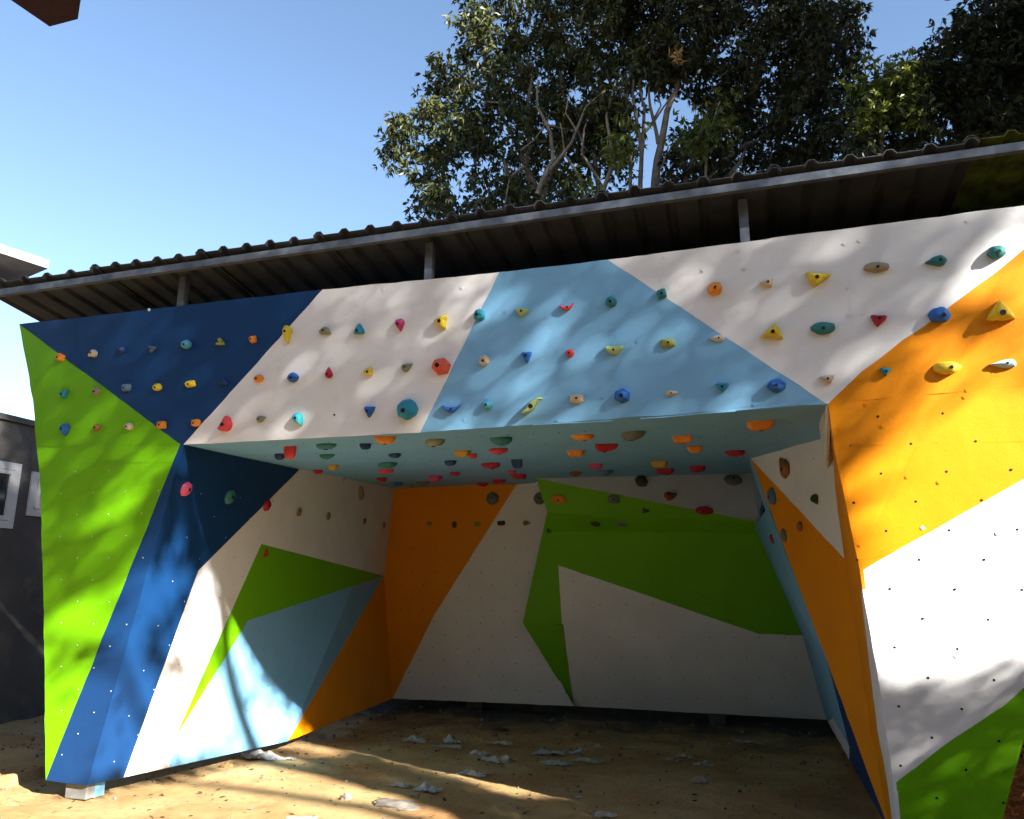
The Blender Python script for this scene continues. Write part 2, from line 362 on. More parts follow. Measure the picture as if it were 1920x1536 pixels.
SV1.paint([(1000, 880), (1450, 880), (1440, 985), (1427, 980), (1005, 897)], M_WHITE, Bk, wall, 'white triangle under the ceiling on the bulging back volume')
SV2.paint([(1000, 890), (1427, 975), (1440, 1010), (1000, 1000)], M_GREEN, Bk, wall, 'dark green sloping face on the back volume')
px_d = proj(d_); px_i = proj(i_)
SV3.paint([(1018, 990), (1430, 990), (1510, 1192), (1425, 1189), (1047, 1060), (1054, 1176), (970, 1170)], M_GREEN, Bk, wall, 'broad green face across the back volume')
SV3.paint([(1047, 1060), (1425, 1189.5), (1425, 1200), (1054, 1176)], M_WHITE, Bk, wall, 'white wedge inside the green face')
SV4.paint([(980, 1160), (1054, 1174), (1077, 1326), (970, 1170)], M_GREEN, Bk, wall, 'green spike reaching the foot of the back wall')
SV4.paint([(1054, 1160), (1515, 1180), (1560, 1360), (1077, 1330)], M_WHITE, Bk, wall, 'white foot of the back wall in deep shade')
# right inner side
P1, P2, M1 = PC(1408, 860), PC(1539, 823), PC(1535, 795)
Qs = gz(1668, 1560, 0.08)
rn = np.cross(P2 - P1, Qs - P1); rn /= np.linalg.norm(rn)
PR = lambda x, y: hit(x, y, P1, rn)
SR1 = Plane(P1, rn)
SIL = [(1437, 950), (1550, 1238), (1586, 1330), (1613, 1400), (1634, 1458), (1660, 1536), (1668, 1560)]
XE = [(1562, 860), (1567, 925), (1583, 1047), (1600, 1150), (1618, 1270), (1632, 1370), (1655, 1480), (1668, 1560)]
SR1.paint([(1408, 860), (1539, 823), (1548, 880), (1553, 935), (1583, 1047)], M_WHITE, Lb, wall, 'white upper triangle on the right inner side')
SR1.paint([(1408, 860), (1583, 1047), (1600, 1150), (1618, 1270), (1632, 1370), (1655, 1480), (1668, 1560), (1550, 1238)], M_ORANGE, Lb, wall, 'long orange spike on the right inner side')
X3 = [C3] + [PR(*q) for q in XE]; E3 = [PF(*q) for q in E1]
q1, q2 = PR(1548, 880), PR(1553, 935)
SRa = Surf([(C3, M1, P2), (C3, P2, q1), (C3, q1, X3[1]), (X3[1], q1, q2), (X3[1], q2, X3[2]), (X3[2], q2, X3[3])])
SRa.paint([(1500, 740), (1620, 740), (1620, 1100), (1500, 1100)], M_WHITE, Lb, wall, 'thin white facet beside the orange front edge')
st = []
for i in range(len(X3) - 1):
    st += [(E3[i], E3[i + 1], X3[i + 1]), (E3[i], X3[i + 1], X3[i])]
st = [T for T in st if np.linalg.norm(np.cross(T[1] - T[0], T[2] - T[0])) > 1e-5]
SS = Surf(st)
WL = [(1614, 1110), (1632, 1260), (1645, 1370), (1663, 1464), (1672, 1536), (1676, 1600)]
SS.paint([(1540, 740), (1620, 740), (1640, 1072), (1614, 1110)] + WL[1:] + [(1600, 1600), (1560, 1100)], M_ORANGE, Lb, wall, 'orange edge strip of the front panel')
SS.paint(WL[::-1] + [(1640, 1072), (1720, 1600)], M_WHITE, Lb, wall, 'white edge strip of the front panel')
m_ = PR(1550, 1238); k_ = gz(1590, 1421, 0.12)
SR2 = Surf([(P1, f_, g_), (P1, g_, h_), (P1, h_, m_), (m_, h_, i_), (m_, i_, j_), (m_, j_, k_), (m_, k_, Qs)])
SR2.paint([(1400, 850), (1450, 880), (1440, 950), (1420, 980), (1415, 1000), (1500, 1192), (1548, 1352), (1562, 1347), (1593, 1400), (1550, 1238)], M_LBLUE, Lb, wall, 'light blue strip behind the orange spike')
SR2.paint([(1545, 1356), (1562, 1347), (1593, 1400), (1592, 1430)], M_WHITE, Lb, wall, 'small pale sliver at the foot of the light blue strip')
SR2.paint([(1550, 1238), (1593, 1400), (1592, 1430), (1640, 1560), (1680, 1570)], M_BLUE, Lb, wall, 'navy strip behind the orange spike')

sk = MB(); q0_, q1_ = G0 + UU * 5.62 + NN * .05, G0 + UU * 6.4 + NN * .05; q0_[2] = q1_[2] = .13; sk.bar(q0_, q1_, .03, UU * 0 + ZZ, .26); sk.build('sun_stop_base', M_WOOD, wall)  # hidden board added to stop sun leaking under the right panel
bk_ = MB(); gv = [[ruled(i / 14, j / 6) - SL1.n[0] * (.03 + .10 * math.sin(math.pi * i / 14)) for i in range(15)] for j in range(7)]
bk_.add([q for row in gv for q in row], [(j * 15 + i, j * 15 + i + 1, (j + 1) * 15 + i + 1, (j + 1) * 15 + i) for j in range(6) for i in range(14)]); bk_.build('backing_board', M_WOOD, wall)
# seams, screws and bolt sockets
seam = MB()
def seam_line(pts, w_=0.006, h_=0.0016, off=0.0):
    q = [PF(*p_) for p_ in pts]
    for a, b in zip(q, q[1:]):
        k = max(1, int(np.linalg.norm(b - a) / 0.15))
        for j in range(k):
            s0 = a + (b - a) * j / k; s1 = a + (b - a) * (j + 1) / k
            if random.random() < 0.93: seam.bar(wob(s0) - NF * 0.0005, wob(s1) - NF * 0.0005, w_, NF, h_ * 2 + 0.008 * 0)
random.seed(3)
for m2, lines in ((M_ORANGE, [[(1600, 751), (1700, 742), (1920, 723), (2100, 708)], [(1578, 838), (1650, 833), (1760, 830), (1920, 828), (2090, 824)]]),
                  (M_WHITE, [[(1588, 458), (1596, 580), (1606, 690)]]),
                  (M_GREEN, [[(72, 836), (180, 836), (335, 832)], [(76, 869), (180, 868), (320, 866)]]),
                  (M_LBLUE, [[(1000, 797), (1200, 786), (1380, 770)]])):
    seam = MB()
    for l in lines: seam_line(l, *((.004, .0005) if m2 is M_WHITE else (.006, .0016)))
    tag(seam.build('panel_seam', m2, wall), kind='stuff')
scrs = {}
for x, y in [(1583, 457), (1612, 452), (1813, 415), (1592, 590), (1618, 587), (1590, 540), (1385, 300+170), (1246, 481), (1382, 471), (1395, 503), (1318, 507), (970, 511), (1030, 511), (947, 513), (1138, 492), (880, 657), (948, 585), (1195, 640), (1205, 761), (1045, 788), (1415, 759), (1130, 745), (870, 787), (888, 784), (738, 807), (585, 745), (672, 546), (719, 543), (866, 540), (1624, 759), (1604, 831), (1585, 862), (1612, 1023), (1575, 805), (1655, 800), (1808, 745), (1812, 732), (1730, 990), (1700, 895), (1680, 1390), (1793, 1231), (1760, 905), (1870, 1000), (280, 581)]:
    ob = y > 700 and x > 1560 and y < 1068 and not (x > 1690 and y > 960); lb = 'l' if (y > 480 and x > 868 + (657 - y) * .45 and x < 1150 + (y - 490) * 1.45 and not ob and x < 1500) else ''
    key = 'o' if ob else (lb or 'w'); mbs = scrs.setdefault(key, MB())
    mbs.disc(PF(x, y), -NF, 0.012, 0.004, 8); mbs.disc(PF(x, y) - NF * 0.004, -NF, 0.006, 0.002, 6)
for key, mm in (('w', M_WHITE), ('l', M_LBLUE), ('o', M_ORANGE)):
    if key in scrs: tag(scrs[key].build('screw_head', mm, wall), kind='stuff')
NFo = -NF; upF = np.cross(UU, NF); upF = upF if upF[2] > 0 else -upF
holes = MB(); tn = MB()
def grid(mb, org, ex, ey, sx_, sy_, i0, i1, j0, j1, ok, nrm, r):
    for i in range(i0, i1):
        for j in range(j0, j1):
            for st_ in (0, 1):
                P = org + ex * sx_ * (i + 0.5 * st_) + ey * sy_ * (j + 0.5 * st_)
                x, y = proj(P)
                if ok(x, y): mb.disc(P + ex * random.uniform(-.006, .006), nrm, r, 0.002, 8)
random.seed(5)
okR = lambda x, y: y > 770 and x > 1575 + max(0, (y - 930)) * 0.22 and x < 1990 - max(0, y - 1200) * .35
grid(holes, PF(1647, 781), UU, upF, 0.33, 0.33, -2, 6, -9, 2, okR, NFo, 0.0075)
def okL(x, y): return y > 880 and x > 95 and x < 335 - (y - 860) * 0.29 and y < 1450
grid(tn, PF(205, 1046), UU, upF, 0.30, 0.33, -5, 6, -7, 6, okL, NFo, 0.0048)
holes_l = MB()
for i in range(14):
    for j in range(9):
        for st_ in (0, 1):
            u_, v_ = (i + .5 * st_) * .125 + .02, (j + .5 * st_ - .3) * .135 + .03
            if not (0.02 < u_ < .97 and 0.04 < v_ < .9): continue
            x, y = proj(ruled(u_, v_)); P, nr = SL1.pt(x, y)
            blue_ = x < 562 - (y - 881) * 1.005 if y < 1070 else x < 372 - (y - 1070) * .361
            (tn if blue_ else holes).disc(P, nr, 0.005 if blue_ else .005, 0.002)
okB = lambda x, y: 745 < x < 1075 and 1020 < y < 1312 and (x < 1018 - (y - 995) * .22 or y > 1172)
grid(holes, PB(946, 1027), UU, ZZ, 0.33, 0.33, -6, 6, -7, 2, okB, -NN, 0.007)
okV = lambda x, y: 1066 < x < 1530 and 1180 < y < 1335 and SV4.where(x, y)[0] > 0.02
for i in range(10):
    for j in range(4):
        x, y = 1095 + i * 47 + (j % 2) * 23, 1195 + j * 38
        if okV(x, y): P, nr = SV4.pt(x, y); holes.disc(P, nr, 0.0065, 0.002)
for i in range(9):
    for j in range(4):
        x, y = 1075 + i * 50, 1090 + j * 22 + i * 0
        if SV3.where(x, y)[0] > 0.03 and j % 2 == 0: P, nr = SV3.pt(x, y); holes.disc(P, nr, 0.0065, 0.002)
random.seed(8)
for i in range(24):
    for j in range(5):
        x, y = 400 + i * 48 + (j % 2) * 24, 815 + j * 22 - i * 2
        if 400 < x < 1500 and y > 836 - (x - 344) * .064 + 8 and y < 900 and (x - 344) * .19 > y - 834: P, nr = SC.pt(x, y); holes.disc(P, nr, 0.006, 0.002)
for x, y in [(1435, 875), (1526, 860), (1548, 1003)]:
    P, nr = SR1.pt(x, y); holes.disc(P, nr, 0.007, 0.002)
holes.disc(PF(627, 778), NFo, 0.008, 0.002)
tag(holes.build('bolt_socket', M_HOLE, wall), kind='stuff')
tag(tn.build('bolt_socket', M_TNUT, wall), kind='stuff')

# ------------------------------------------------------------------ holds
def outline(kind, k=22, rnd=None, rot=0.0):
    P = []; Cc = []
    for i in range(k):
        a = 2 * math.pi * i / k; ca, sa = math.cos(a), math.sin(a)
        if kind in ('round', 'knob'): p = (ca, sa); c = (0, 0)
        elif kind == 'block':
            e = 0.45; p = (math.copysign(abs(ca) ** e, ca), math.copysign(abs(sa) ** e, sa) * 0.95); c = (0, 0)
        elif kind == 'wedge':      # rounded triangle
            b = 2 * math.pi / 3; m = (a % b) - b / 2; r = 0.62 / max(0.5, math.cos(m)); r = min(r, 1.08); p = (ca * r * 1.08, sa * r * 1.08); c = (0, 0)
        elif kind == 'gem':
            b = 2 * math.pi / 6; m = (a % b) - b / 2; r = 0.92 / math.cos(m); p = (ca * r, sa * r); c = (0, 0)
        elif kind == 'drop':
            r = 1.0; x = ca; tt = (1 - x) / 2; p = (x, sa * (0.95 * (tt ** 0.75) + 0.05)); c = (-0.25, 0)
        elif kind == 'kidney':
            bx, by = ca, sa * 0.62; p = (bx, by + 0.45 * (bx * bx) - 0.2); c = (bx * 0.55, 0.45 * (bx * 0.55) ** 2 - 0.2)
        elif kind == 'crescent':
            bx = ca; wd = 0.42 * (1 - 0.75 * max(0, bx)); by = sa * wd; m0 = -0.45 + 0.75 * bx * bx; p = (bx, by + m0); xx = bx * 0.75; c = (xx, -0.45 + 0.75 * xx * xx)
        elif kind == 'comma':
            bx = ca; wd = 0.5 * (1 - 0.6 * abs(bx)); m0 = 0.7 * math.sin(bx * 1.6); p = (bx, sa * wd + m0 * 0.8); xx = bx * 0.7; c = (xx, 0.56 * math.sin(xx * 1.6))
        elif kind == 'pin':
            y = sa; wd = 1.0 if y > 0.0 else 0.45 + 0.1 * (1 + y); p = (ca * wd, y); c = (0, 0.3)
        if rot:
            cr, sr = math.cos(rot), math.sin(rot); p = (p[0] * cr - p[1] * sr, p[0] * sr + p[1] * cr); c = (c[0] * cr - c[1] * sr, c[0] * sr + c[1] * cr)
        P.append(p); Cc.append(c)
    if rnd:
        P = [(x * (1 + rnd.uniform(-.07, .07)), y * (1 + rnd.uniform(-.07, .07))) for x, y in P]
    xs = [p_[0] for p_ in P]; ys = [p_[1] for p_ in P]
    mx, my, sx_, sy_ = (max(xs) + min(xs)) / 2, (max(ys) + min(ys)) / 2, (max(xs) - min(xs)) / 2, (max(ys) - min(ys)) / 2
    f = lambda q: ((q[0] - mx) / sx_, (q[1] - my) / sy_)
    return [f(q) for q in P], [f(q) for q in Cc]
ADJ = dict(round='rounded', knob='knobbly', block='blocky', wedge='wedge-shaped', gem='faceted', drop='teardrop-shaped', kidney='kidney-shaped', crescent='crescent-shaped', comma='curled', pin='keyhole-shaped')
CN = dict(slate='slate blue', cyan='pale blue', green='dark sea-green', grey='dark grey-green', sky='pale sky blue', lime='pale green', dark='blackish', coral='red-orange', rust='rust brown')
hr = random.Random(11)
def hold(surf, x, y, wp, hp, colr, kind, rot=0.0, depth=None, bolt=True, over=False, flat=False):
    P0, nr = surf.pt(x, y); dist = (P0 - C0) @ F_; S = dist / FPX
    if over:   # hangs from the ceiling: seen from the side
        ex = UU; ey = np.cross(nr, ex); wx = wp * S / 2 * 1.02; wy = wx * hr.uniform(.7, .95); hz = hp * S * 0.82
    else:
        ex = R_ - nr * (R_ @ nr); fx = np.linalg.norm(ex); ex /= fx; ey = np.cross(nr, ex); fy = abs(ey @ U_)
        ob_ = fx < .6 or fy < .6; wx = wp * S / 2 / max(fx, .8 if ob_ else .45); wy = hp * S / 2 / max(fy, .8 if ob_ else .45); hz = (depth or 0.72) * min(wx, wy) * 2
    seed = hr.randint(0, 9999); r2 = random.Random(seed)
    faceted = kind == 'gem'
    k = 12 if faceted else 24
    P, Cc = outline(kind, k, None if faceted else r2, rot)
    prof = [(1.0, 0), (1.02, .18), (.97, .42), (.84, .68), (.60, .88), (.30, .97), (.08, 1.0)]
    if faceted: prof = [(1.0, 0), (1.0, .25), (.62, .85), (.3, 1.0)]
    tx, ty = r2.uniform(-.15, .15), r2.uniform(-.15, .15)
    sad = r2.uniform(0.0, 0.28) if kind in ('round', 'wedge', 'block', 'drop', 'knob') else 0.1
    V = []; Fc = []
    def surf_pt(a, b, z):
        q = P0 + ex * (a * wx + tx * z * wx) + ey * (b * wy + ty * z * wy) + nr * z * hz
        return q
    for ri, (sc, z) in enumerate(prof):
        for (px_, py_), (cx_, cy_) in zip(P, Cc):
            a = cx_ + (px_ - cx_) * sc; b = cy_ + (py_ - cy_) * sc
            zz = z * (1 + sad * (a * a * math.cos(seed) - b * b * math.cos(seed) + 0.6 * a * math.sin(seed)))
            if not faceted and ri: 
                am = 0.16 if kind == 'knob' else 0.06
                nv = noise.noise(Vector((a * 2.2 + seed, b * 2.2, z * 2)))
                zz += nv * am * 1.6; a += nv * am; b += noise.noise(Vector((a * 2, b * 2 + seed, z))) * am
            V.append(surf_pt(a, b, zz))
    for i in range(len(prof) - 1):
        for j in range(k): Fc.append((i * k + j, i * k + (j + 1) % k, (i + 1) * k + (j + 1) % k, (i + 1) * k + j))
    Fc.append(tuple((len(prof) - 1) * k + j for j in range(k)))
    o = mesh('climbing_hold', V, Fc, HM[colr], wall, smooth=not faceted)
    o['label'] = '%s %s climbing hold' % (CN.get(colr, colr), ADJ[kind])
    if bolt:
        top = sum(V[-k:]) / k
        br = min(0.016, 0.27 * min(wx, wy))
        mb = MB(); off = (-ey * wy * r2.uniform(.0, .12) + ex * wx * r2.uniform(-.1, .1)) * 0.6
        mb.disc(top + off - nr * hz * .10, nr, br, hz * .10 + 0.0025, 10)
        bo = mb.build('bolt', M_BOLT, o)
    return o
HF = [
 (116,670,18,15,'orange','block',-.5),(176,663,18,14,'white','drop',3.6),(229,657,15,13,'navy','round',0),(288,655,15,13,'slate','wedge',.3),(351,646,20,17,'cyan','round',0),(415,641,17,14,'olive','wedge',-.5),(476,637,14,14,'orange','block',.2),(541,628,18,34,'yellow','pin',0),(612,621,20,15,'khaki','kidney',3.1),(675,617,20,20,'teal','wedge',1.6),(750,610,19,23,'magenta','drop',-1.4),(827,606,25,27,'yellow','wedge',.9),(900,592,21,22,'teal','knob',0),(980,587,26,17,'lime','wedge',.5),(1063,576,27,15,'red','crescent',.2),(1146,567,20,21,'green','round',0),(1241,552,19,21,'green','block',.3),(1340,543,26,25,'orange','knob',0),(1436,531,24,18,'beige','wedge',3.1),(1534,525,42,28,'yellow','wedge',.35),(1642,502,42,20,'tan','round',.1),(1754,490,36,21,'green','drop',3.3),(1867,475,29,26,'green','round',0),
 (123,740,17,16,'teal','wedge',.6),(183,734,16,15,'tan','round',0),(239,727,17,14,'slate','block',0),(297,726,17,14,'yellow','round',0),(359,720,20,14,'yellow','block',.2),(421,716,20,12,'navy','wedge',-.5),(487,710,19,15,'orange','round',0),(551,708,22,19,'blue','round',0),(618,699,14,21,'crimson','drop',1.6),(690,697,19,17,'yellow','wedge',-1),(764,690,21,16,'khaki','drop',.5),(829,688,35,32,'coral','gem',.2),(909,676,20,21,'beige','knob',0),(988,671,20,21,'blue','wedge',-1.5),(1069,663,15,16,'red','round',0),(1153,657,31,17,'lime','kidney',0),(1252,644,27,17,'olive','block',0),(1344,635,27,14,'white','drop',3.1),(1447,623,38,29,'yellow','wedge',-.7),(1543,616,41,24,'green','round',0),(1648,603,27,23,'crimson','wedge',.4),(1760,591,37,30,'blue','round',0),(1875,583,46,38,'yellow','wedge',-.5),
 (125,806,17,22,'blue','drop',-1.5),(184,802,15,12,'brown','round',0),(244,800,15,14,'beige','round',0),(305,797,18,15,'orange','block',0),(369,793,17,14,'orange','block',0),(426,795,24,29,'red','kidney',1.0),(491,786,20,13,'khaki','drop',.3),(560,786,20,24,'turquoise','drop',-1.0),(694,773,22,21,'blue','wedge',-1.57),(766,768,39,38,'teal','round',0),(846,767,38,17,'blue','crescent',.1),(915,759,19,21,'cyan','round',0),(997,761,42,32,'lime','comma',.3),(1082,748,25,17,'beige','block',0),(1167,743,28,28,'blue','gem',.4),(1261,737,23,12,'beige','drop',0),(1354,728,24,18,'teal','wedge',-1.57),(1456,724,32,26,'blue','knob',0),(1551,712,25,17,'beige','wedge',2.8),(1660,698,19,17,'teal','wedge',.5),(1775,690,46,24,'yellow','round',-.2),(1878,683,42,17,'sky','drop',3.2)]
for h in HF: hold(SF, *h[:6], rot=h[6])
for h in [(347,917,23,22,'pink','round',0),(429,932,21,22,'green','knob',0),(499,948,18,18,'crimson','round',0),(497,1040,12,14,'crimson','wedge',1),(560,960,13,12,'brown','knob',0),(615,968,11,14,'grey','round',0),(675,924,17,26,'tan','round',.0),(683,977,10,10,'brown','block',0),(719,985,9,10,'brown','block',0),(644,895,24,9,'beige','round',0)]:
    hold(SL1, *h[:6], rot=h[6], depth=.3, bolt=h[2] > 16)
for h in [(805,982,10,9,'olive','knob',0),(852,984,9,12,'dark','round',0),(895,983,14,8,'olive','kidney',0),(940,981,15,9,'dark','block',0),(988,981,14,9,'brown','drop',0),(924,935,23,22,'grey','round',0),(1012,935,22,22,'grey','round',0)]:
    hold(SB, *h[:6], rot=h[6], depth=.4, bolt=h[2] > 16)
for s_, h in [(SV2,(1030,996,9,12,'dark','wedge',0)),(SV2,(1047,936,29,17,'orange','round',0)),(SV2,(1151,936,23,17,'grey','knob',0)),(SV1,(1203,904,24,17,'dark','round',0)),(SV1,(1258,932,26,13,'rust','drop',.3)),(SV1,(1374,901,34,17,'grey','round',0)),(SV2,(1321,957,33,16,'crimson','round',0)),(SV2,(1211,958,13,10,'dark','wedge',0)),(SV2,(1116,982,19,9,'dark','round',0)),(SV2,(1166,983,17,8,'grey','block',0)),
             (SR1,(1472,874,25,41,'brown','drop',1.6)),(SR1,(1530,938,19,17,'dark','kidney',2)),(SR1,(1449,930,20,32,'slate','round',0)),(SR1,(1471,1004,16,23,'grey','round',0)),(SR1,(1501,988,14,14,'rust','knob',0)),(SR2,(1449,1010,12,16,'crimson','round',0))]:
    hold(s_, *h[:6], rot=h[6], depth=.34, bolt=h[2] > 16)
CEIL = [(547,849,24,28,'red','kidney'),(526,857,20,14,'navy','round'),(612,838,38,12,'green','round'),(614,857,28,11,'green','drop'),(625,877,18,12,'mustard','block'),(597,885,17,9,'crimson','round'),(685,838,23,14,'navy','drop'),(723,826,38,17,'orange','wedge'),(740,855,23,11,'navy','drop'),(726,873,36,12,'green','drop'),(724,884,29,9,'red','round'),(715,900,20,10,'crimson','drop'),(746,908,20,9,'blue','round'),(768,910,15,8,'grey','round'),(816,831,36,16,'khaki','round'),(867,851,29,14,'mustard','block'),(886,856,16,12,'red','knob'),(845,869,20,12,'navy','block'),(853,889,19,9,'crimson','round'),(817,898,24,14,'magenta','block'),(793,907,25,9,'grey','round'),(935,847,34,12,'red','round'),(920,874,34,13,'crimson','drop'),(905,909,20,9,'crimson','round'),(935,903,25,9,'crimson','round'),(940,828,40,16,'green','round'),(970,870,20,20,'navy','kidney'),(960,886,15,10,'magenta','round'),(972,894,28,11,'crimson','round'),(1092,821,41,12,'orange','round'),(1080,851,32,14,'orange','block'),(1138,840,41,17,'crimson','wedge'),(1187,818,44,19,'grey','round'),(1116,875,26,12,'magenta','round'),(1135,887,30,11,'slate','round'),(1080,889,21,10,'rust','drop'),(1279,825,34,15,'orange','kidney'),(1302,844,27,15,'orange','block'),(1236,872,31,15,'mustard','block'),(1247,885,33,13,'crimson','wedge'),(1308,880,29,14,'crimson','block'),(1377,851,36,12,'crimson','round'),(1426,799,48,20,'orange','block')]
for h in CEIL: hold(SC, h[0], h[1] - h[3] * .4, h[2], h[3], h[4], h[5], rot=hr.choice([0, 3.14]), bolt=h[2] > 30, over=True)

# ------------------------------------------------------------------ roof
BM = lambda x: 551 - 0.1405 * x       # underside line of the eave beam in the photograph
roof = empty('corrugated_roof', (0, 0, 0))
topd = (PF(800, 520) - G0) @ NN                        # depth of the panel tops
ed = topd - 0.14                                       # eave line
pe = G0 + NN * ed
def eave(x, dy=0): return hit(x, BM(x) + dy, pe, NN)
ea0, ea1 = eave(0), eave(1900)
sa0, sa1 = (ea0 - G0) @ UU, (ea1 - G0) @ UU
def roofpt(s_, d, z=0.0):     # s along wall from G0, d = distance behind eave
    return np.array([*(G0 + UU * s_ + NN * (ed + d))[:2], ea0[2] + (ea1[2] - ea0[2]) * (s_ - sa0) / (sa1 - sa0) + 0.052 - math.tan(math.radians(7.5)) * d + z])
sof = lambda P: (P - G0) @ UU
sv = [sof(eave(x)) for x in (-34, 183, 381, 602, 850, 1130, 1452, 1820)]
RD = 6.2
def sheet(s0, s1, lift, m, lab=None):
    nr_ = 5; prof = []; wd = (s1 - s0); per = wd / nr_
    for i in range(nr_ + 1):
        c = s0 + per * i
        prof += [(c - .038, 0), (c - .014, .028), (c + .014, .028), (c + .038, 0)]
    V = []; F = []; nd = 12
    for j in range(nd + 1):
        d = -0.05 + (RD + .05) * j / nd
        for s_, z in prof:
            V.append(roofpt(s_, d, z + lift * (1 - (s_ - s0) / wd) + 0.004 * noise.noise(Vector((s_ * 2, d, 3)))))
    L = len(prof)
    for j in range(nd):
        for i in range(L - 1): F.append((j * L + i, j * L + i + 1, (j + 1) * L + i + 1, (j + 1) * L + i))
    o = mesh('roof_sheet', V, F, m, roof)
    md = o.modifiers.new('thickness', 'SOLIDIFY'); md.thickness = 0.006; md.offset = 1
    if lab: o['label'] = lab
sw = np.mean(np.diff(sv[:7]))
s0 = sv[0]; edges = sv + [sv[-1] + sw, sv[-1] + 2 * sw]
for i in range(len(edges) - 1):
    sheet(edges[i], edges[i + 1], 0.016, M_MOSS if i >= 7 else M_SHEET, 'mossy see-through sheet at the right end' if i >= 7 else None)
bm_ = MB(); bm_.bar(roofpt(edges[0] - .03, 0.0, -.048), roofpt(edges[-1], 0.0, -.032), 0.04, ZZ, 0.05); o = bm_.build('eave_beam', M_GALV, roof); o['label'] = 'pale galvanised steel beam along the eave'
for d in (1.5, 3.0, 4.5):
    b2 = MB(); b2.bar(roofpt(edges[0] + .02, d, -.05), roofpt(edges[-1], d, -.05), 0.05, ZZ, 0.08); b2.build('purlin', M_GALV, roof)
for x, yt in ((342, 568), (805, 521), (1397, 452)):
    P = hit(x, yt, G0 + NN * (topd + 0.06), NN); s_ = sof(P); d = (topd + .06) - ed
    b2 = MB(); b2.bar(P - ZZ * .12, roofpt(s_, d, -.0), 0.055, UU, 0.055); b2.build('post', M_GALV, roof)
tag(roof, 'lean-to roof of dark corrugated sheets on steel posts above the climbing wall', 'roof')
# masonry wall behind the climbing structure
bw = MB(); sa, sb = sof(BK) - 0.5, edges[-1]
dbk = (BK - G0) @ NN + 0.25
zt = roofpt(0, dbk - ed)[2] - 0.12
cbk = G0 + UU * (sa + sb) / 2 + NN * (dbk + .1); cbk[2] = zt / 2
bw.box(cbk, UU * (sb - sa) / 2, NN * .1, ZZ * (zt / 2)); tag(bw.build('masonry_wall', M_CONC), 'dark rendered wall standing behind the climbing wall under the roof', 'wall')
cb_ = MB(); cb_.box(G0 + UU * 6.2 + NN * .35 + ZZ * 3.36, UU * 1.9, NN * .85, ZZ * .01); o = cb_.build('sun_stop_cap', M_WOOD, wall)  # hidden board added to stop sun entering over the panel top
cb_ = MB(); q = G0 + UU * 7.25 + NN * 2.4; q[2] = 1.7; cb_.box(q, UU * .01, NN * 2.5, ZZ * 1.66); cb_.build('sun_stop_end', M_WOOD, wall)  # hidden board added to stop sun entering from the right side
# support blocks
def block(x, y, w_, h_, d_, lab, m=M_BLOCK, z=0.0):
    P = gz(x, y, 0); o_ = MB(); o_.box(P + ZZ * h_ / 2 + NN * d_ / 2, UU * w_ / 2, NN * d_ / 2, ZZ * h_ / 2); o = o_.build('concrete_block', m)
    bv = o.modifiers.new('bevel', 'BEVEL'); bv.width = 0.008; bv.segments = 2
    tag(o, lab, 'block', 'blocks propping up the climbing wall'); return o
o = block(140, 1499, .20, .112, .14, 'pale concrete block propping the front left corner of the climbing wall')
pb = MB(); Pq = gz(169, 1496, 0); pb.box(Pq + ZZ * .055 + NN * .06, UU * .026, NN * .05, ZZ * .056); q = pb.build('wooden_wedge', M_LBLUE); tag(q, 'light blue painted offcut standing beside the corner block', 'offcut')
block(888, 1335, .22, .155, .12, 'dark block under the white back panel, behind the paper scraps', M_CONC)
block(1345, 1362, .20, .125, .12, 'dark block under the shaded right part of the back wall', M_CONC)

# ------------------------------------------------------------------ ground
def axis(lo, hi, step, far):
    a = list(np.arange(lo, hi, step)); g = step; x = hi; up = []
    while x < far: up.append(x); g *= 1.35; x += g
    up.append(far); g = step; x = lo - step; dn = []
    while x > -far: dn.append(x); g *= 1.35; x -= g
    dn.append(-far); return np.array(dn[::-1] + a + up)
gx = axis(-6.5, 5.5, 0.04, 600); gy = axis(4.0, 12.5, 0.04, 600)
def gh(x, y):
    if abs(x) > 14 or y < -4 or y > 22: return 0.0
    v = Vector((x, y, 0)); h = 0.030 * noise.noise(v * 0.8) + 0.014 * noise.noise(v * 3.1) + 0.008 * noise.noise(v * 8) + 0.006 * noise.noise(v * 19) - 0.02 * max(0, noise.noise(v * 2.6 + Vector((9, 4, 1))) - .25)
    dd = (np.array([x, y, 0]) - G0) @ NN; ss = (np.array([x, y, 0]) - G0) @ UU
    if dd > 3.2: h += 0.05 * min(1, (dd - 3.2)) * (0.5 + noise.noise(v * 2.0))
    if ss < -1.0 and dd > 0.3: h += 0.10 * max(0, noise.noise(v * 1.4) + .1)
    return h
GV = np.array([(x, y, gh(x, y)) for y in gy for x in gx]); nx_, ny_ = len(gx), len(gy)
idx = np.arange(nx_ * ny_).reshape(ny_, nx_); Q = np.stack([idx[:-1, :-1], idx[:-1, 1:], idx[1:, 1:], idx[1:, :-1]], -1).reshape(-1, 4)
go = npmesh('ground', GV, Q, M_SAND); go.data.polygons.foreach_set('use_smooth', [True] * len(go.data.polygons)); go['kind'] = 'structure'

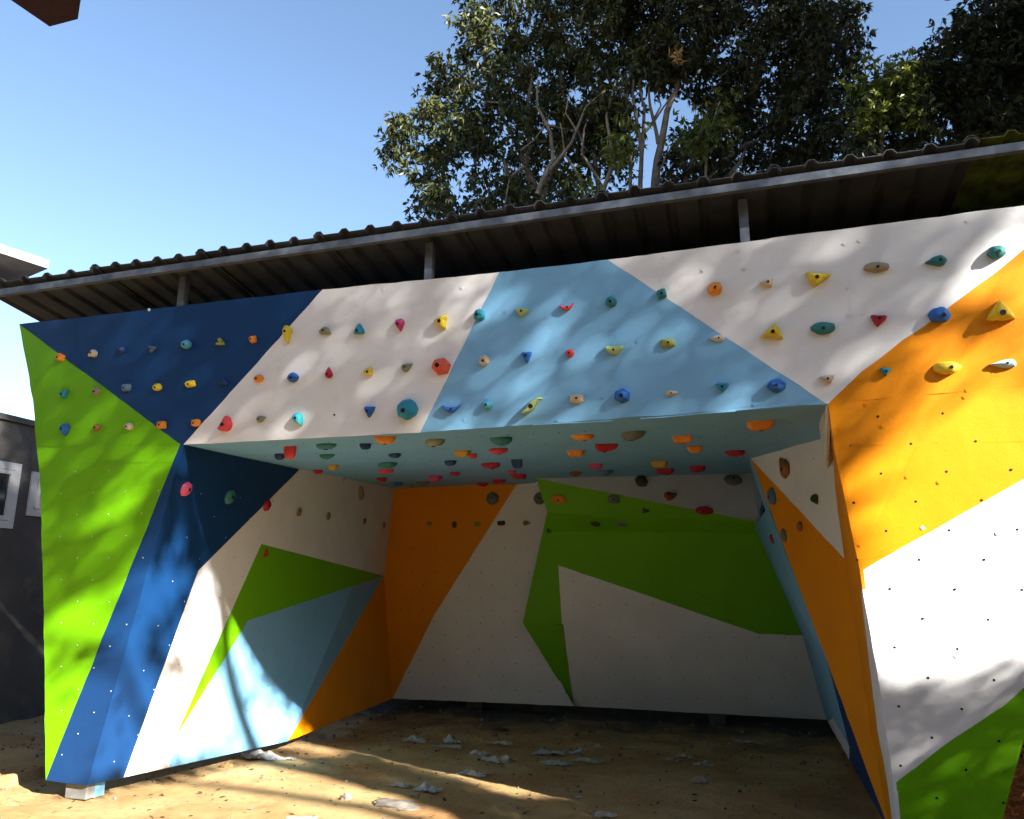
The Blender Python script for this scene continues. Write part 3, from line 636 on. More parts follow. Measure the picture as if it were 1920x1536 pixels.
# ------------------------------------------------------------------ rubbish on the ground
random.seed(21)
def scrap(x, y, wp, hp, name, lab, cat, m, up=0.5, k=12, group=None):
    P = gz(x, y + hp * .35, 0); P[2] = gh(P[0], P[1]); S = ((P - C0) @ F_) / FPX
    W = wp * S; Hh = hp * S; dep = max(W * .55, .06); sd_ = random.randint(0, 999); V = []; F = []
    ang = random.uniform(-.3, .3); ex = UU * math.cos(ang) + NN * math.sin(ang); ey = np.array([-ex[1], ex[0], 0])
    for j in range(k):
        for i in range(k):
            a, b = i / (k - 1) - .5, j / (k - 1) - .5
            r = 1 + .45 * noise.noise(Vector((a * 3 + sd_, b * 3, 1)))
            nz_ = abs(noise.noise(Vector((a * 2.6 + sd_, b * 2.6, 5)))) * 1.5 + abs(noise.noise(Vector((a * 4.5 + sd_, b * 4.5, 9)))) * .35
            env = max(0.0, 1 - 3.2 * (a * a + b * b) ** 1.0)
            Z = 0.006 + nz_ * Hh * up * (0.35 + 0.55 * env)
            V.append(P + ex * a * W * r + ey * b * dep * r + ZZ * Z)
    for j in range(k - 1):
        for i in range(k - 1):
            if (i in (0, k - 2) or j in (0, k - 2)) and random.random() < .22: continue
            F.append((j * k + i, j * k + i + 1, (j + 1) * k + i + 1, (j + 1) * k + i))
    o = mesh(name, V, F, m); md = o.modifiers.new('thickness', 'SOLIDIFY'); md.thickness = 0.0015
    tag(o, lab, cat, group); return o
pl, pp = 'torn plastic scraps littering the sand', 'torn paper scraps littering the sand'
for a in [
 (490,1412,66,38,'plastic_bag','bright crumpled white plastic bag at the foot of the sunlit inner panel','plastic bag',M_PLAS,pl),
 (538,1424,40,8,'plastic_strip','thin white plastic strip trailing right of the bright bag','plastic strip',M_PLAS,pl),
 (778,1383,48,20,'plastic_scrap','arched pale plastic scrap, leftmost of the shaded scraps near the orange foot','scrap',M_PLAS,pl),
 (850,1383,38,24,'plastic_scrap','dim upright plastic scrap just right of the arched pale scrap','scrap',M_PLAS,pl),
 (845,1397,50,8,'paper_scrap','thin flat paper scrap lying in front of the dim upright plastic scrap','scrap',M_PAPER,pp),
 (943,1390,46,14,'paper_scrap','flat pale paper scrap behind the big folded sheet','scrap',M_PAPER,pp),
 (898,1407,44,14,'paper_scrap','brownish flat scrap left of the big folded sheet','scrap',M_PAPER,pp),
 (930,1415,58,32,'paper_sheet','large folded grey paper sheet behind the tip of the light stripe','paper sheet',M_PAPER,pp),
 (938,1368,38,14,'dead_leaves','small dark tuft of dead leaves behind the pale scraps','leaves',M_TWIG,None),
 (1030,1405,60,18,'plastic_scrap','pale arched scrap at the upper left of the central pile','scrap',M_PLAS,pl),
 (1043,1424,56,20,'plastic_scrap','crumpled glossy scrap at the front of the central pile','scrap',M_PLAS,pl),
 (1083,1403,28,20,'plastic_scrap','grey peaked scrap in the middle of the central pile','scrap',M_PLAS,pl),
 (1120,1398,16,16,'paper_scrap','little upright white scrap at the right end of the central pile','scrap',M_PAPER,pp),
 (1102,1421,46,10,'paper_scrap','flat long scrap at the lower right of the central pile','scrap',M_PAPER,pp),
 (889,1448,54,22,'paper_sheet','bright triangular paper scrap lying on the edge of the light stripe','paper',M_PAPER,pp),
 (752,1470,44,16,'paper_scrap','greyish scrap left of the crumpled foil ball','scrap',M_PAPER,pp),
 (803,1477,46,26,'plastic_bag','crumpled clear plastic wad in the shade below the light stripe','plastic bag',M_PLAS,pl),
 (1180,1396,26,14,'paper_scrap','faint brownish scrap between the central pile and the right scraps','scrap',M_PAPER,pp),
 (1282,1413,28,16,'plastic_scrap','dull shiny scrap left of the small tent-like scrap','scrap',M_PLAS,pl),
 (1318,1429,32,14,'plastic_scrap','small tent-like scrap toward the right of the dirt floor','scrap',M_PLAS,pl),
 (1258,1420,30,12,'paper_scrap','brown creased scrap left of the dull shiny scrap','scrap',M_PAPER,pp),
 (1315,1460,30,28,'paper_scrap','standing grey paper scrap in front of the tent-like scrap','scrap',M_PAPER,pp),
 (1402,1392,44,10,'paper_scrap','flat pale scrap farthest right near the blue strip','scrap',M_PAPER,pp),
 (1132,1526,44,18,'paper_scrap','greyish scrap at the very bottom of the dirt floor','scrap',M_PAPER,pp),
 (1085,1500,12,6,'paper_scrap','tiny pale chip above the bottom greyish scrap','scrap',M_PAPER,pp),
 (560,1532,55,14,'plastic_scrap','white plastic remnant lying at the bottom left in the sun','scrap',M_PLAS,pl),
]:
    scrap(*a[:8], group=a[8], up=.62 if a[3] > 15 else .5)
def rock(x, y, wp, hp, lab, m=M_STONE, name='stone', cat='stone'):
    P = gz(x, y + hp * .4, 0); P[2] = gh(P[0], P[1]); S = ((P - C0) @ F_) / FPX; W, Hh = wp * S / 2, hp * S * .7; sd_ = random.randint(0, 99)
    V = []; F = []; k, r = 12, 6
    for j in range(r + 1):
        t_ = math.pi / 2 * j / r
        for i in range(k):
            a = 2 * math.pi * i / k; q = Vector((math.cos(a) * math.cos(t_), math.sin(a) * math.cos(t_), math.sin(t_))); rr = 1 + .45 * noise.noise(q * 1.7 + Vector((sd_, 0, 0)))
            V.append(P + (UU * q.x * W + NN * q.y * W * .6 + ZZ * (q.z * Hh - .004)) * rr)
    for j in range(r):
        for i in range(k): F.append((j * k + i, j * k + (i + 1) % k, (j + 1) * k + (i + 1) % k, (j + 1) * k + i))
    o = mesh(name, V, F, m); return tag(o, lab, cat, 'stones on the sand' if name == 'stone' else None)
rock(735, 1503, 105, 12, 'low grey slab of old mortar in the sunlit sand', name='mortar_slab', cat='mortar')
rock(650, 1491, 20, 15, 'small white cube-like stone beside the mortar slab', m=M_CONC2)
rock(425, 1432, 26, 14, 'brown clod of earth left of the bright plastic bag', m=M_STRAW)
rock(605, 1378, 16, 14, 'single stone at the foot of the orange inner triangle')
rock(700, 1345, 34, 10, 'flat stone in the dark gap under the orange inner triangle')
rock(22, 1500, 40, 16, 'clod of dry earth at the lower left corner of the sand', m=M_STRAW)
random.seed(4)
gr = MB(); 
for i in range(1000):
    z = random.random()
    if z < .35: s_, d = random.uniform(-2.2, 6), random.uniform(-2.2, 3.0)
    elif z < .8: s_, d = random.uniform(0, 6), random.uniform(2.8, 5)
    else: s_, d = random.uniform(-4, -.8), random.uniform(-.3, 5)
    P = G0 + UU * s_ + NN * d; P[2] = gh(P[0], P[1]); r = random.choice([.006, .008, .012, .018, .03 if d > 2.8 else .01])
    ax = np.array([random.gauss(0, 1) for _ in range(3)]); ax /= np.linalg.norm(ax); bx = np.cross(ax, [.3, .5, .8]); bx /= np.linalg.norm(bx); cx_ = np.cross(ax, bx)
    v = [P + ZZ * r * .3 + q * r * random.uniform(.6, 1.2) for q in (ax, -ax, bx, -bx, cx_, -cx_)]
    gr.add(v, [(0, 2, 4), (2, 1, 4), (1, 3, 4), (3, 0, 4), (2, 0, 5), (1, 2, 5), (3, 1, 5), (0, 3, 5)])
tag(gr.build('gravel', M_STONE), 'scattered small stones and mortar crumbs on the sand', 'gravel', kind='stuff')
lt = MB()
for i in range(1700):
    s_, d = random.uniform(-2.5, 6), random.uniform(-2.2, 4.2)
    P = G0 + UU * s_ + NN * d; P[2] = gh(P[0], P[1]) + .004; a = random.uniform(0, 6.28); L = random.uniform(.02, .055); x = np.array([math.cos(a), math.sin(a), random.uniform(-.05, .35)]); y_ = np.array([-math.sin(a), math.cos(a), random.uniform(-.3, .4)])
    wd = random.choice([.08, .3, .35])
    lt.add([P, P + x * L * .5 + y_ * L * wd, P + x * L, P + x * L * .5 - y_ * L * wd], [(0, 1, 2), (0, 2, 3)])
tag(lt.build('leaf_litter', M_TWIG), 'dry leaves and twigs scattered over the sand', 'leaf litter', kind='stuff')
# straw beyond the right end of the wall
stw = MB(); random.seed(9); Pq = PF(1905, 1470) + NN * .25; Pq[2] = 0
for i in range(1500):
    b = Pq + UU * random.uniform(-.25, .9) + NN * random.uniform(-.2, .5); b[2] = random.uniform(0, .75)
    dr = np.array([random.gauss(0, 1), random.gauss(0, .5), random.gauss(0, .5)]); dr /= np.linalg.norm(dr); L = random.uniform(.1, .3)
    sd_ = np.cross(dr, F_); sd_ /= np.linalg.norm(sd_)
    stw.add([b - dr * L / 2 - sd_ * .004, b + dr * L / 2 - sd_ * .003, b + dr * L / 2 + sd_ * .003, b - dr * L / 2 + sd_ * .004], [(0, 1, 2, 3)])
tag(stw.build('straw_heap', M_STRAW), 'heap of brown dry straw beyond the green panel at the right', 'straw')

# ------------------------------------------------------------------ buildings at the left
def wallbox(parent, name, p0, p1, z0, z1, th, m):
    d = p1 - p0; L = np.linalg.norm(d); d /= L; nr = np.array([d[1], -d[0], 0]); c = (p0 + p1) / 2 - nr * th / 2; c = np.array([c[0], c[1], (z0 + z1) / 2])
    mb = MB(); mb.box(c, d * L / 2, nr * th / 2, ZZ * (z1 - z0) / 2); return mb.build(name, m, parent)
hv = NN / np.linalg.norm(NN)
hb = gz(40, 1354, 0); 
def HW(x, y, off=0.0):    # on the house wall plane (runs along the depth direction)
    nr = np.array([UU[0], UU[1], 0.0]); return hit(x, y, hb + nr * off, nr)
house = empty('rendered_house', hb)
q0 = hb - NN * 6; q1 = hb + NN * 9
zt1 = HW(0, 786)[2]
wallbox(house, 'wall', q0, q1, 0, zt1, 5.0, M_CONC)
cp = wallbox(house, 'coping', q0 + UU * .04, q1 + UU * .04, zt1 + .002, zt1 + .07, 5.1, M_CONC)
def hwin(x1, yt, yb, wid, lab):
    a = HW(x1, yt); zt_, zb = a[2], HW(x1 - 12, yb)[2]; r = a.copy(); l = a - NN * wid; fr = MB(); t_ = 0.085
    for zc in (zt_ - t_ / 2, zb + t_ / 2): c = (l + r) / 2; c[2] = zc; fr.box(c - UU * .03, NN * wid / 2, UU * .055, ZZ * t_ / 2)
    for e in (r - NN * t_ / 2, l + NN * t_ / 2): c = e.copy(); c[2] = (zt_ + zb) / 2; fr.box(c - UU * .03, NN * t_ / 2, UU * .055, ZZ * ((zt_ - zb) / 2 - t_ - .001))
    o = fr.build('window', M_FRAME, house); 
    s2 = MB()
    for k in range(2):
        c0_ = l + NN * (t_ + .002 + (wid - 2 * t_) * (.25 + .5 * k)); c0_[2] = (zt_ + zb) / 2; hw = (wid - 2 * t_) / 4 - .004; hh = (zt_ - zb) / 2 - t_ - .006
        for e in (-1, 1): s2.box(c0_ + NN * e * (hw - .025) + UU * .012, NN * .025, UU * .02, ZZ * hh)
        for e in (-1, 1): s2.box(c0_ + ZZ * e * (hh - .025) + UU * .012, NN * (hw - .051), UU * .02, ZZ * .025)
    s2.build('sash', M_FRAME, o)
    g_2 = MB(); c = (l + r) / 2; c[2] = (zt_ + zb) / 2; g_2.box(c + UU * .006, NN * (wid / 2 - t_ - .002), UU * .003, ZZ * ((zt_ - zb) / 2 - t_ - .002)); g_2.build('pane', M_GLASS, o)
hwin(39, 871, 992, 1.3, ''); hwin(112, 893, 972, 0.42, '')
tag(house, 'dark grey rendered house with white framed windows, left of the climbing wall', 'house')
far = empty('far_house', at(20, 500, 20))
e_c = at(93, 488, 19.0)       # right corner of the flat roof
fz = e_c[2]; dA = at(0, 456, 1); 
ea = hit(0, 457, np.array([0, 0, fz]), ZZ); da = ea - e_c; da /= np.linalg.norm(da)       # eave towards the left / camera
db = np.array([-da[1], da[0], 0]); 
if db[1] < 0: db = -db
sl = MB(); sl.box(e_c + da * 5 + db * 4 - ZZ * .11, da * 5, db * 4, ZZ * .11); sl.build('roof', M_CONC2, far)
wl = MB(); wl.box(np.array([*(e_c + da * 5.6 + db * 4.4)[:2], (fz - .23) / 2]), da * 4.6, db * 3.4, ZZ * ((fz - .23) / 2)); wl.build('wall', M_CONC2, far)
tag(far, 'pale concrete house with a flat projecting roof, above the left end of the corrugated roof', 'house')
# projecting slab corner overhead at the top left
H0 = 3.3; bot = [gz(x, y, H0) for x, y in ((20, 0), (93, 50), (146, 36), (151, 0))]
dr_ = (bot[3] - bot[2]) / np.linalg.norm(bot[3] - bot[2]); dl_ = (bot[0] - bot[1]) / np.linalg.norm(bot[0] - bot[1])
bot = [bot[1] + dl_ * ((-4.82 - bot[1][0]) / dl_[0])] + bot[1:4] + [bot[3] + dr_ * 1.5, np.array([bot[3][0] + dr_[0] * 1.5 - .2, -6.5, H0]), np.array([-4.82, -6.5, H0])]
k = len(bot); V = bot + [q + ZZ * .22 for q in bot]
nb = sum(np.cross(bot[i], bot[(i + 1) % k]) for i in range(k))
F = [tuple(range(k)), tuple(range(2 * k - 1, k - 1, -1))] + [(i, k + i, k + (i + 1) % k, (i + 1) % k) for i in range(k)]
o = mesh('concrete_canopy', V, F, M_DARKC); tag(o, 'dark maroon corner of a concrete canopy poking in overhead at the top left', 'canopy')

# ------------------------------------------------------------------ foliage
rng = np.random.default_rng(7)
def leaves(P, L, W, droop=0.6, rng=rng, fan=0):
    n_ = len(P); d = rng.normal(size=(n_, 3))
    if fan: d = d * .62 + np.repeat(rng.normal(size=(n_ // fan, 3)), fan, axis=0)
    d = d + 0.0; d[:, 2] -= droop * 1.3; d /= np.linalg.norm(d, axis=1)[:, None]
    r = rng.normal(size=(n_, 3)); s_ = np.cross(d, r); s_ /= np.linalg.norm(s_, axis=1)[:, None]
    l = L * rng.uniform(.6, 1.25, n_)[:, None]; w_ = W * rng.uniform(.7, 1.2, n_)[:, None]; nn = np.cross(d, s_)
    a = P; b = P + d * l * .45 + s_ * w_ / 2 + nn * l * .05; c = P + d * l - ZZ * l * .1; e = P + d * l * .45 - s_ * w_ / 2 + nn * l * .05
    V = np.stack([a, b, c, e], 1).reshape(-1, 3); Q = np.arange(n_ * 4).reshape(-1, 4); return V, Q
def in_poly(x, y, poly):
    c = np.zeros(len(x), bool); j = len(poly) - 1
    for i in range(len(poly)):
        xi, yi = poly[i]; xj, yj = poly[j]
        with np.errstate(divide='ignore', invalid='ignore'): c ^= ((yi > y) != (yj > y)) & (x < (xj - xi) * (y - yi) / (yj - yi + 1e-12) + xi)
        j = i
    return c
def pt_many(x, y, dist): return C0 + (F_[None] + R_[None] * ((x - CX) / FPX)[:, None] - U_[None] * ((y - CY) / FPX)[:, None]) * dist[:, None]
def crown(polys, dist, spread, nclump, per, L, W, m, parent, holes_=(), rad=.42, droop=.6, extra=()):
    xs = [p_[0] for q in polys for p_ in q]; ys = [p_[1] for q in polys for p_ in q]
    X = rng.uniform(min(xs), max(xs), nclump * 14); Y = rng.uniform(min(ys), max(ys), nclump * 14); k = np.zeros(len(X), bool)
    for q in polys: k |= in_poly(X, Y, q)
    for q in holes_: k &= ~in_poly(X, Y, q)
    X, Y = X[k][:nclump], Y[k][:nclump]; D = dist + rng.uniform(-1, 1, len(X)) * spread
    Cn = pt_many(X, Y, D)
    per = per // 6; g_n = rng.normal(size=(len(Cn), per, 3)); g_n *= np.minimum(1, 1.9 / np.linalg.norm(g_n, axis=2))[:, :, None]
    r = g_n * rad * rng.uniform(.5, 1.15, len(Cn))[:, None, None] * np.array([.55, .55, .42])
    P = (Cn[:, None] + r).reshape(-1, 3); P = np.repeat(P, 6, axis=0)
    V, Q = leaves(P, L, W, droop, fan=6); o = npmesh('crown', V, Q, m, parent); return Cn
def limb(mb, pts, r0, r1, dist):
    P = [at(x, y, dist + (dd[0] if dd else 0)) for x, y, *dd in pts]; k = len(P)
    Q = []; R2 = []
    for i in range(k - 1):
        for j in range(4):
            u_ = j / 4; q = P[i] + (P[i + 1] - P[i]) * u_; q = q + np.array(noise.noise_vector(Vector(q) * .9)) * .07; Q.append(q); R2.append(r0 + (r1 - r0) * (i + u_) / (k - 1))
    Q.append(P[-1]); R2.append(r1); mb.tube(Q, R2, 7)
def foot(x, dist):       # ground point under a pixel column
    P = at(x, 400, dist); return P
polyA = [(890,-160),(872,20),(868,62),(880,98),(845,112),(812,108),(792,132),(782,165),(790,200),(800,242),(788,262),(768,232),(748,228),(735,244),(727,282),(738,305),(752,322),(750,350),(768,396),(790,414),(850,420),(1180,400),(1185,170),(1160,100),(1190,-160)]
holesA = [[(918,300),(935,330),(960,375),(930,385),(900,340)], [(925,225),(945,230),(945,290),(925,275)], [(1095,330),(1130,325),(1120,372),(1090,372)]]
tA = empty('broadleaf_tree', (at(1015, 400, 15.5)[0], at(1015, 400, 15.5)[1], 0))
crown([polyA], 15.5, 1.6, 400, 210, .135, .042, M_LEAF_A, tA, holesA, rad=.36)
mb = MB()
limb(mb, [(1012, 720), (1010, 420), (1008, 365), (985, 310), (960, 255)], .15, .04, 15.2)
limb(mb, [(1010, 380), (1035, 320), (1058, 280), (1062, 200), (1050, 130)], .10, .03, 15.1)
limb(mb, [(960, 255), (930, 200), (880, 150)], .04, .02, 15.2); limb(mb, [(985, 310), (992, 250), (988, 190), (1000, 120)], .05, .02, 15.0)
limb(mb, [(958, 700), (957, 400), (955, 340), (948, 300)], .07, .04, 14.6); limb(mb, [(1120, 700), (1125, 380), (1118, 320), (1112, 260), (1085, 200)], .07, .03, 14.8)
limb(mb, [(1112, 260), (1130, 200), (1120, 150)], .04, .015, 14.8); limb(mb, [(1060, 260), (1090, 250), (1110, 230), (1085, 200)], .03, .012, 14.9)
limb(mb, [(915, 190), (950, 192)], .02, .02, 14.2); limb(mb, [(1020, 235), (1050, 245), (1085, 250), (1098, 280)], .02, .012, 14.3)
for pts, r0 in [([(1008, 365), (1040, 300), (1030, 250), (1005, 200), (1010, 150)], .045), ([(1035, 320), (1075, 270), (1100, 205), (1135, 170)], .035), ([(1125, 380), (1150, 300), (1140, 220), (1155, 150)], .045), ([(1145, 390), (1120, 330), (1095, 290), (1100, 230)], .035), ([(985, 310), (960, 330), (945, 390)], .03), ([(1085, 250), (1060, 215), (1068, 170)], .02), ([(975, 280), (1000, 262), (1030, 215)], .02), ([(1100, 395), (1090, 330), (1062, 290), (1050, 230)], .03)]:
    limb(mb, pts, r0, r0 * .35, 13.9)
mb.build('trunk', M_BARK, tA, True); tag(tA, 'large dark broadleaf tree leaning left behind the middle of the roof', 'tree', 'trees behind the roof')
tB = empty('broadleaf_tree', (at(1230, 400, 15)[0], at(1230, 400, 15)[1], 0))
polyB = [(1140,-160),(1150,60),(1175,105),(1235,115),(1240,175),(1300,170),(1300,240),(1260,290),(1240,392),(1500,345),(1620,330),(1610,140),(1600,62),(1604,28),(1572,4),(1560,-160)]
holesB = [[(1225,20),(1240,10),(1238,36),(1225,34)], [(1270,175),(1330,190),(1310,230),(1265,215)], [(1345,235),(1372,238),(1370,252),(1345,255)], [(1385,305),(1405,285),(1415,315),(1395,330)], [(1470,105),(1490,110),(1480,118)]]
crown([polyB], 15.0, 1.5, 520, 200, .135, .042, M_LEAF_C, tB, holesB, rad=.38)
crown([[(1165,95),(1290,110),(1280,165),(1170,150)], [(1180,215),(1155,170),(1130,190),(1110,260),(1140,300),(1180,240)]], 14.6, .6, 46, 150, .135, .042, M_LEAF_A, tB, rad=.34)
mb = MB()
for pts, r0 in [([(1200, 720), (1200, 400), (1200, 290), (1195, 210), (1188, 150)], .06), ([(1232, 720), (1230, 385), (1232, 300), (1250, 210), (1275, 150)], .11), ([(1180, 720), (1180, 385), (1181, 280), (1178, 190), (1185, 120)], .045), ([(1200, 255), (1225, 230), (1260, 180)], .035), ([(1200, 290), (1212, 200), (1200, 150)], .04), ([(1232, 270), (1222, 200), (1218, 140)], .04), ([(1285, 700), (1285, 360), (1300, 300), (1340, 260)], .07), ([(1300, 700), (1310, 350), (1360, 300), (1400, 270), (1440, 255)], .06), ([(1215, 385), (1235, 320), (1262, 270)], .04), ([(1350, 345), (1385, 305), (1400, 275)], .05), ([(1225, 225), (1240, 200), (1232, 150)], .02), ([(1185, 195), (1170, 165), (1150, 155)], .015)]:
    limb(mb, pts, r0 * 1.0, r0 * .35, 14.2)
mb.build('trunk', M_BARK, tB, True); tag(tB, 'dense near-black tree with many thin stems behind the right half of the roof', 'tree', 'trees behind the roof')
tC = empty('broadleaf_tree', (at(1800, 300, 13.5)[0], at(1800, 300, 13.5)[1], 0))
polyC = [(1700,130),(1740,95),(1765,80),(1800,50),(1815,20),(1850,-20),(1860,-160),(2060,-160),(2060,260),(1920,270),(1600,320),(1610,180),(1660,180)]
crown([polyC], 13.5, 1.4, 430, 180, .13, .042, M_LEAF_C, tC, [[(1875,78),(1895,62),(1900,82),(1885,90)]])
mb = MB(); limb(mb, [(1800, 620), (1800, 300), (1810, 180), (1860, 60), (1900, -40)], .14, .05, 13.6); limb(mb, [(1805, 240), (1740, 160), (1720, 120)], .06, .02, 13.4); limb(mb, [(1650, 600), (1640, 320), (1650, 220)], .05, .02, 13.6)
mb.build('trunk', M_BARK, tC, True); tag(tC, 'dark tree rising at the far right corner above the roof', 'tree', 'trees behind the roof')
tD = empty('young_tree', (at(1650, 250, 17.5)[0], at(1650, 250, 17.5)[1], 0))
crown([[(1610,135),(1640,130),(1665,150),(1688,118),(1700,112),(1712,160),(1720,230),(1610,240)]], 12.3, .5, 46, 90, .13, .04, M_LEAF_B, tD, droop=-.3, rad=.38)  # sunlit look put into the leaf colour
mb = MB(); limb(mb, [(1655, 600), (1655, 240), (1665, 180)], .05, .02, 12.4); mb.build('trunk', M_BARK, tD, True)
tag(tD, 'small yellow-green tree, coloured as sunlit, in the dip between the two right-hand dark trees', 'tree', 'trees behind the roof')
tE = empty('sunlit_spray_tree', (at(1330, 270, 13)[0], at(1330, 270, 13)[1], 0))
crown([[(1270,245),(1330,235),(1355,262),(1340,285),(1290,272)], [(1320,180),(1375,170),(1390,205),(1330,215)], [(1150,245),(1180,240),(1180,290),(1145,300)], [(1085,345),(1110,350),(1100,375)]], 13.2, .5, 24, 72, .15, .042, M_LEAF_B, tE, rad=.40)  # pale sprays painted where sun catches the dark trees
crown([[(875,105),(892,105),(890,130),(876,125)], [(1262,98),(1278,98),(1278,118),(1264,116)], [(1245,150),(1262,150),(1256,172)]], 13.4, .2, 7, 30, .15, .05, M_LEAF_Y, tE, rad=.2)  # yellow leaves painted as sunlit spots
mb = MB(); limb(mb, [(1325, 640), (1325, 380), (1330, 260), (1350, 190)], .035, .012, 13.3); mb.build('trunk', M_BARK, tE, True)
tag(tE, 'slender tree whose pale sprays stand in for sunlit patches on the dark trees', 'tree', 'trees behind the roof')
tG = empty('background_wood', (0, 0, 0)); bpy.data.objects.remove(tG)
# ------------------------------------------------------------------ unseen tree and hedge, leaves cut to a drawn light map
LIT = [  # soft openings in the shade, (cx, cy, rx, ry, angle, light)
 (850,590,95,17,-.75,.33),(960,560,40,22,-.5,.45),(1010,530,60,20,-.4,.45),(1000,640,60,16,-.6,.28),(960,700,60,26,-.6,.28),(560,790,52,30,-.3,.38),(660,740,50,16,-.7,.22),(930,795,80,14,0,.5),(1080,745,110,30,-.05,.24),(1280,510,36,40,.5,.40),(1290,590,60,24,-.6,.3),(1400,735,130,24,0,.22),
 (95,650,38,22,-.4,.38),(110,700,20,30,0,.12),(200,738,60,14,.5,.22),(262,745,44,16,-.6,.40),(290,842,34,24,-.5,.75),(110,830,28,28,0,.18),(150,800,60,20,-.7,.2),(85,625,20,12,0,.2),(235,560+60,40,60,.4,.10),(350,600,16,40,0,.12),
 (232,945,46,52,-.3,.95),(170,1025,46,24,-.5,.75),(285,890,20,40,.3,.5),(215,1085,66,24,-.45,.9),(130,1115,60,24,-.4,.7),(270,1010,28,60,.4,.9),(345,900,16,50,0,.6),(345,1000,14,60,0,.5),(325,1090,40,60,.2,.8),(410,1060,22,24,.5,.7),(440,1105,24,26,.3,.5),(465,1120,10,40,.1,.8),(490,1115,10,28,0,.7),(370,885,10,30,0,.3)]
SHD = [(118,1240,30,28,.5,.95),(176,1196,32,22,.2,.95),(92,1165,24,20,0,.8),(205,1058,50,14,-.5,.9),(200,990,50,14,-.5,.9),(200,1130,60,12,-.5,.7),(345,960,8,60,0,.8),(395,1090,14,50,-.4,.85),(415,1150,10,60,.2,.8),(330,1140,26,50,.3,.8),(300,1230,16,40,.3,.6),(336,1236,34,40,-.2,.97),(365,1238,40,18,0,.8),(380,1120,14,60,-.25,.6),(430,1130,8,70,.15,.5),(300,1130,20,40,.3,.5),(490,1270,100,13,.72,.97),(480,1230,14,12,0,.4),(430,1285,16,12,0,.4),(1790,1100,6,6,0,0)]
LITP = [([(70,1130),(160,1130),(280,1060),(320,980),(340,1000),(352,1070),(400,1040),(450,1090),(500,1120),(640,1250),(640,1420),(440,1400),(0,1500),(0,1300)], .97),
        ([(1560,930),(1600,840),(1650,790),(1730,752),(1990,680),(1990,1232),(1920,1240),(1886,1254),(1850,1262),(1790,1270),(1720,1288),(1660,1296),(1620,1300)], 1.0),
        ([(1640,780),(1700,650),(1800,575),(1990,430),(1990,680),(1730,752)], .42),
        ([(1862,360),(1990,350),(1990,440),(1800,560),(1725,610),(1690,612),(1765,540),(1810,470)], .62),
        ([(0,1490),(200,1470),(480,1410),(600,1438),(700,1472),(800,1508),(900,1545),(1060,1640),(0,1700),(-400,1700),(-400,1400),(0,1380)], 1.0),
        ([(540,1385),(560,1380),(640,1388),(820,1428),(1000,1470),(1010,1492),(960,1496),(850,1462),(700,1420),(600,1400)], .85)]
def lit(x, y, ground=False):
    L = np.full(len(x), .015)
    q = np.array([noise.noise(Vector(((a + b) / 75, (b - a) / 190, 2.2))) for a, b in zip(x, y)]); L = L + .08 * np.clip(q - .05, 0, 1) * (y < 1180)
    for cx_, cy_, rx, ry, a, v in LIT:
        dx, dy = x - cx_, y - cy_; ca, sa = math.cos(a), math.sin(a); u_ = (dx * ca + dy * sa) / rx; w_ = (-dx * sa + dy * ca) / ry
        L = np.maximum(L, min(.97, v * (1.0 if v > .6 else .85)) * np.exp(-(u_ * u_ + w_ * w_) ** 1.3 * 1.3))
    for q, v in LITP: L = np.where(in_poly(x, y, q), np.maximum(L, v), L)
    for cx_, cy_, rx, ry, a, v in SHD:
        dx, dy = x - cx_, y - cy_; ca, sa = math.cos(a), math.sin(a); u_ = (dx * ca + dy * sa) / rx; w_ = (-dx * sa + dy * ca) / ry
        L = L * (1 - v * np.exp(-(u_ * u_ + w_ * w_) * .9))
    return L
def sunhit(P):     # where the sunlight passing P lands: pixel of the landing point, kind
    def hp(p0, nrm): return P + SUN[None] * (((p0 - P) @ nrm) / (SUN @ nrm))[:, None]
    H1 = hp(G0, NF); s1 = (H1 - G0) @ UU; z1 = H1[:, 2]
    sB, sC = (B3 - G0) @ UU, (C3 - G0) @ UU; t1 = np.clip((z1 - .12) / (B3[2] - .12), 0, 1)
    onF = (z1 > B3[2]) | (s1 < sB * t1) | (s1 > 5.62 + (sC - 5.62) * t1)
    onF &= (z1 > .1) & (s1 > -1.0)
    H3 = hp(np.zeros(3), ZZ)
    HL = hp(G0, SL1.n[0]); okl = (HL[:, 2] > .1) & (((HL - G0) @ NN) < 2.2) & (((HL - G0) @ NN) > 0.0)
    H = np.where(onF[:, None], H1, np.where(okl[:, None], HL, H3))
    v = H - C0; w_ = np.maximum(v @ F_, .3); x = CX + FPX * (v @ R_) / w_; y = CY - FPX * (v @ U_) / w_
    return x, y, H, onF, z1, s1
